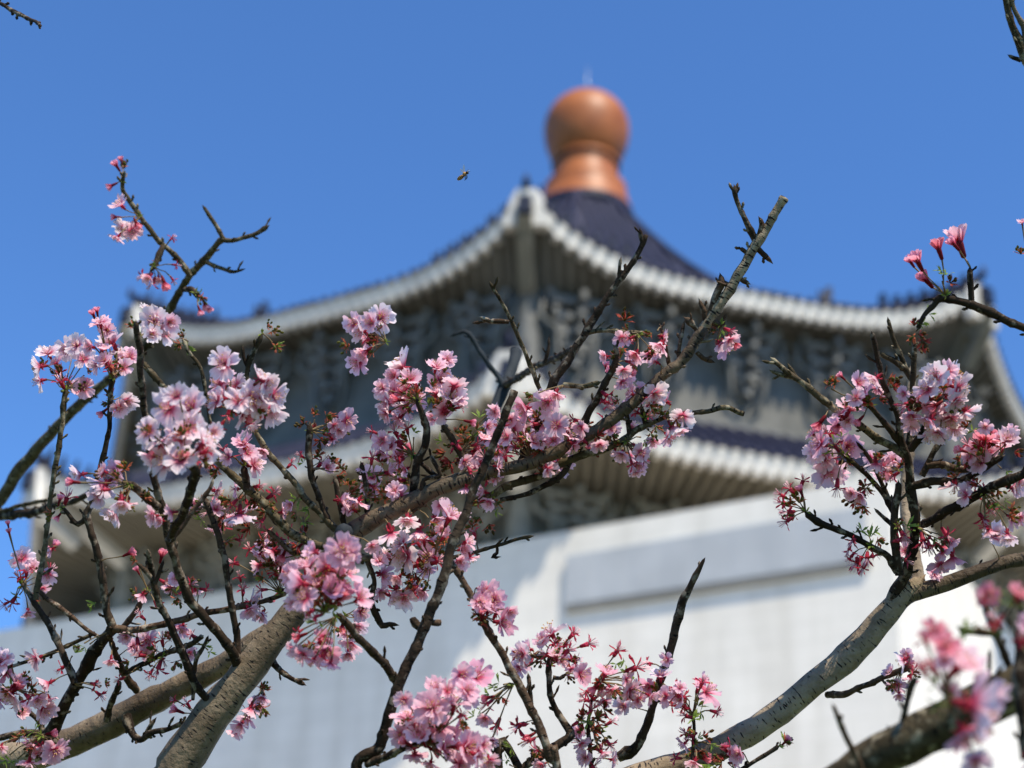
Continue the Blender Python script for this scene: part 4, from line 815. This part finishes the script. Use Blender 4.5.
for (tr, dep, anc, tone, items) in CL:
    A0_ = at(anc[0], anc[1], dep); nr_ = min(BP[tr], key=lambda v: (v - A0_).length_squared)
    if (nr_ - A0_).length < .03: A0_ = A0_.lerp(nr_, .8)
    A = A0_
    # the spur where the stalks start
    BUF.setdefault((tr, 'young_leaves'), []).append((rnd.choice(LV), A + BACK * .003, (UP * .5 + BACK).normalized(), .55, (1, .9, .8), 7, None))
    its = F(items); extra = []
    if tr != 'C':
        for (x, y, sz, kind, tn) in its:            # calyces, closed buds and dry scales between the open flowers
            if kind == 'p' and rnd.random() < .9:
                q = rnd.uniform(.25, .85); k_ = rnd.choice('sscccb')
                extra.append((anc[0] + (x - anc[0]) * q + rnd.uniform(-9, 9), anc[1] + (y - anc[1]) * q + rnd.uniform(-9, 9), rnd.uniform(11, 16), k_, 'r' if k_ == 'b' else ''))
    for (x, y, sz, kind, tn) in its + extra:
        dd = dep + rnd.uniform(-.03, .03) * dep / 1.5 * (1 if kind == 'p' else .7)
        P = at(x, y, dd); ext = sz * dd / FPX
        near = min(BP[tr], key=lambda v: (v - P).length_squared)
        A = A0_ if (A0_ - P).length * .75 < (near - P).length else near
        rel = (P - A); inpl = rel - BACK * rel.dot(BACK)
        far = inpl.length
        dirn = inpl.normalized() if far > .002 else Vector((rnd.uniform(-1, 1), 0, rnd.uniform(-1, 1))).normalized()
        jit = (RIGHT * rnd.uniform(-.6, .6) + UP * rnd.uniform(-.6, .6))
        col = {'': tone, 'd': (tone[0] * .97, tone[1] * .78, tone[2] * .87), 'r': RED, 'l': LAV, 'c': PALE, 'p': PALE}[tn]
        j = rnd.uniform(.80, 1.06); col = tuple(min(1, c * j) for c in col)
        if kind == 'p':
            face = BACK * rnd.choice([rnd.uniform(-.3, .4), rnd.uniform(.3, 1.2), rnd.uniform(.4, 1.3)]) + dirn * .75 + jit * .8 - Vector((0, 0, .25))
            BUF.setdefault((tr, 'blossom'), []).append((rnd.choice(BL), P - face.normalized() * ext * .12, face.normalized(), ext / .0285 * 1.02, col, sz, A))
        elif kind == 's':
            face = BACK * rnd.uniform(-.1, .9) + dirn * 1.0 + jit * .5
            BUF.setdefault((tr, 'spent_blossom'), []).append((rnd.choice(SP), P, face.normalized(), ext / .0155, (1, .9, .95) if rnd.random() < .6 else (1.25, 1.4, 1.5), sz, A))
        elif kind == 'b':
            face = BACK * rnd.uniform(-.1, .4) + dirn * 1.1 + jit * .3
            BUF.setdefault((tr, 'bud'), []).append((rnd.choice(BU), P - face.normalized() * ext * .2, face.normalized(), ext / .0185, {'r': RED, 'p': (1, .8, .86)}.get(tn, (1, .58, .68)), sz, A))
        elif kind == 'c':
            face = BACK * .6 + dirn + jit
            BUF.setdefault((tr, 'bud_cluster'), []).append((rnd.choice(SC), P, face.normalized(), ext / .0155, rnd.choice([(1, 1, 1), (.8, .55, .6), (1.2, 1.1, .9), (.95, .5, .7)]), sz, A))
        else:
            face = BACK * .6 + dirn + jit
            BUF.setdefault((tr, 'young_leaves'), []).append((rnd.choice(LV), P, face.normalized(), ext / .016, (1, 1, 1), sz, A if far > .01 else None))
def stalk_mesh(A, P, ax, s):
    mb = MB(); e = P - ax * .0075 * s
    mid = (A + e) / 2 + ax * min(.004, (e - A).length * .2) + Vector((0, 0, .0015))
    e1 = e - ax * (e - A).length * .25
    mb.tube([A, (A + mid) / 2, mid.lerp(e1, .5), e], [.0010, .0006, .0006, .0009], 5, 0, False)
    return mb
def mtx(P, ax, s, roll_):
    q = ax.to_track_quat('Z', 'Y').to_matrix().to_4x4()
    return Matrix.Translation(P) @ q @ Matrix.Rotation(roll_, 4, 'Z') @ Matrix.Scale(s, 4)
for (tr, kind), lst in BUF.items():
    lst.sort(key=lambda q: -q[5]); base = Matrix.Translation(-bases[tr])
    for me, P, ax, s, col, sz, A in lst[:100]:
        o = link(kind, me, None, trees[tr]); rl = rnd.random() * 6.28
        o.matrix_local = base @ mtx(P, ax, s, rl); o.color = (*col, 1)
        inv = mtx(P, ax, s, rl).inverted()
        if kind == 'blossom':
            for nm, ml in (('calyx', CX), ('stamens', ST)):
                c_ = link(nm, rnd.choice(ml), None, o)
        if A is not None and (P - A).length > .004 and kind != 'bud_cluster':
            mb = stalk_mesh(A, P, ax, s); mb.v = [tuple(inv @ Vector(v)) for v in mb.v]
            mb.build('stalk', M['stalk'], o)
    rest = lst[100:]
    if rest:                                        # smaller ones beyond the first hundred: one mesh
        V, Fc, MI, PG = [], [], [], []; mats = [m_ for m_ in rest[0][0].materials] + [M['calyx'], M['stamen'], M['anther'], M['stalk']]
        def put(vs, fs, mi, pg):
            b0 = len(V); V.extend(tuple(v) for v in vs); Fc.extend(tuple(b0 + i for i in f) for f in fs); MI.extend(mi); PG.extend(pg)
        for me, P, ax, s, col, sz, A in rest:
            T = mtx(P, ax, s, rnd.random() * 6.28)
            subs = [me] + ([rnd.choice(CX), rnd.choice(ST)] if kind == 'blossom' else [])
            for sm in subs:
                idx = [mats.index(m_) for m_ in sm.materials]
                put([T @ v.co for v in sm.vertices], [tuple(p.vertices) for p in sm.polygons], [idx[p.material_index] for p in sm.polygons], [a.value for a in sm.attributes['pigment'].data])
            if A is not None and (P - A).length > .004:
                mb = stalk_mesh(A, P, ax, s); put(mb.v, mb.f, [mats.index(M['stalk'])] * len(mb.f), mb.pig)
        me = bpy.data.meshes.new(kind); me.from_pydata(V, [], Fc)
        for m_ in mats: me.materials.append(m_)
        me.polygons.foreach_set('material_index', MI); me.polygons.foreach_set('use_smooth', [True] * len(Fc))
        a_ = me.attributes.new('pigment', 'FLOAT', 'POINT'); a_.data.foreach_set('value', PG); me.update()
        o = link(kind, me, None, trees[tr]); o.location = -bases[tr]; o['kind'] = 'stuff'; o.color = (.98, .78, .84, 1) if kind == 'blossom' else (1, 1, 1, 1)

# ================================================================ BEE
m_amber, nt_, b = mat('bee_bands', (.5, .25, .06), .6)
tc = nt_.nodes.new('ShaderNodeTexCoord'); wv = nt_.nodes.new('ShaderNodeTexWave'); wv.bands_direction = 'X'; wv.inputs['Scale'].default_value = 190
nt_.links.new(tc.outputs['Object'], wv.inputs[0]); nt_.links.new(ramp(nt_, wv.outputs['Fac'], [(.45, (.03, .015, .008)), (.55, (.62, .30, .07))]), b.inputs['Base Color'])
M['bee_hair'] = mat('bee_hair', (.45, .24, .07), .9)[0]
M['bee_dark'] = mat('bee_dark', (.02, .013, .01), .5)[0]
wm, nt_, b = mat('bee_wing', (.75, .72, .68), .3); b.inputs['Alpha'].default_value = .35; M['wing'] = wm
bee = empty('bee', at(463.3, 175.2, 1.6), 'small honey bee with amber bands flying in blue sky left of the orange finial', 'bee')
bee.rotation_euler = Matrix((RIGHT * .82 + UP * .50 + BACK * .28, (UP * .5 - RIGHT * .3 + BACK * .8).normalized(), Vector())).transposed().to_euler() if False else (RIGHT * .8 + UP * .52 + BACK * .25).to_track_quat('X', 'Z').to_euler()
def ell(mb, c, rx, ry, rz, n=14):
    vs, fs = [], []
    for i in range(n + 1):
        for k in range(n):
            a, b_ = PI * i / n, 2 * PI * k / n
            vs.append((c[0] - rx * math.cos(a), c[1] + ry * math.sin(a) * math.cos(b_), c[2] + rz * math.sin(a) * math.sin(b_)))
    for i in range(n):
        for k in range(n): fs.append((i * n + k, i * n + (k + 1) % n, (i + 1) * n + (k + 1) % n, (i + 1) * n + k))
    mb.add(vs, fs, 0, True)
mb = MB(); ell(mb, (-.0035, 0, -.0006), .0042, .0021, .0021); mb.build('abdomen', m_amber, bee)
mb = MB(); ell(mb, (.0018, 0, .0002), .0023, .0021, .0021); mb.build('thorax', M['bee_hair'], bee)
mb = MB(); ell(mb, (.0048, 0, -.0003), .0013, .0018, .0017)
for s_ in (-1, 1): mb.tube([(.0055, s_ * .0005, .0006), (.0068, s_ * .0012, .0012), (.0078, s_ * .0016, .0004)], .00015, 4)
mb.build('head', M['bee_dark'], bee)
for s_ in (-1, 1):
    for i in range(3):
        mb = MB(); x0 = .0006 + .0012 * i; mb.tube([(x0, s_ * .0012, -.0014), (x0 - .0008, s_ * .0026, -.0030), (x0 - .0022, s_ * .0024, -.0050)], [.0004, .00035, .0002], 5); mb.build('leg', M['bee_dark'], bee)
    for L, w_, a in ((.0085, .0024, 55), (.006, .0018, 95)):
        mb = MB(); vs = []
        for i in range(12):
            q = 2 * PI * i / 12; r0 = L / 2
            px_, py_ = r0 + r0 * math.cos(q), w_ / 2 * math.sin(q)
            ca, sa = math.cos(R(a)), math.sin(R(a))
            vs.append(Vector((.0015 + px_ * ca - py_ * sa, s_ * (px_ * sa + py_ * ca) * .8, .0019 + px_ * .5)))
        nn = Vector((0, 0, .00008))
        mb.add([v + nn for v in vs] + [v - nn for v in vs], [tuple(range(12)), tuple(range(23, 11, -1))] + [(i, (i + 1) % 12, 12 + (i + 1) % 12, 12 + i) for i in range(12)])
        mb.build('wing', M['wing'], bee)
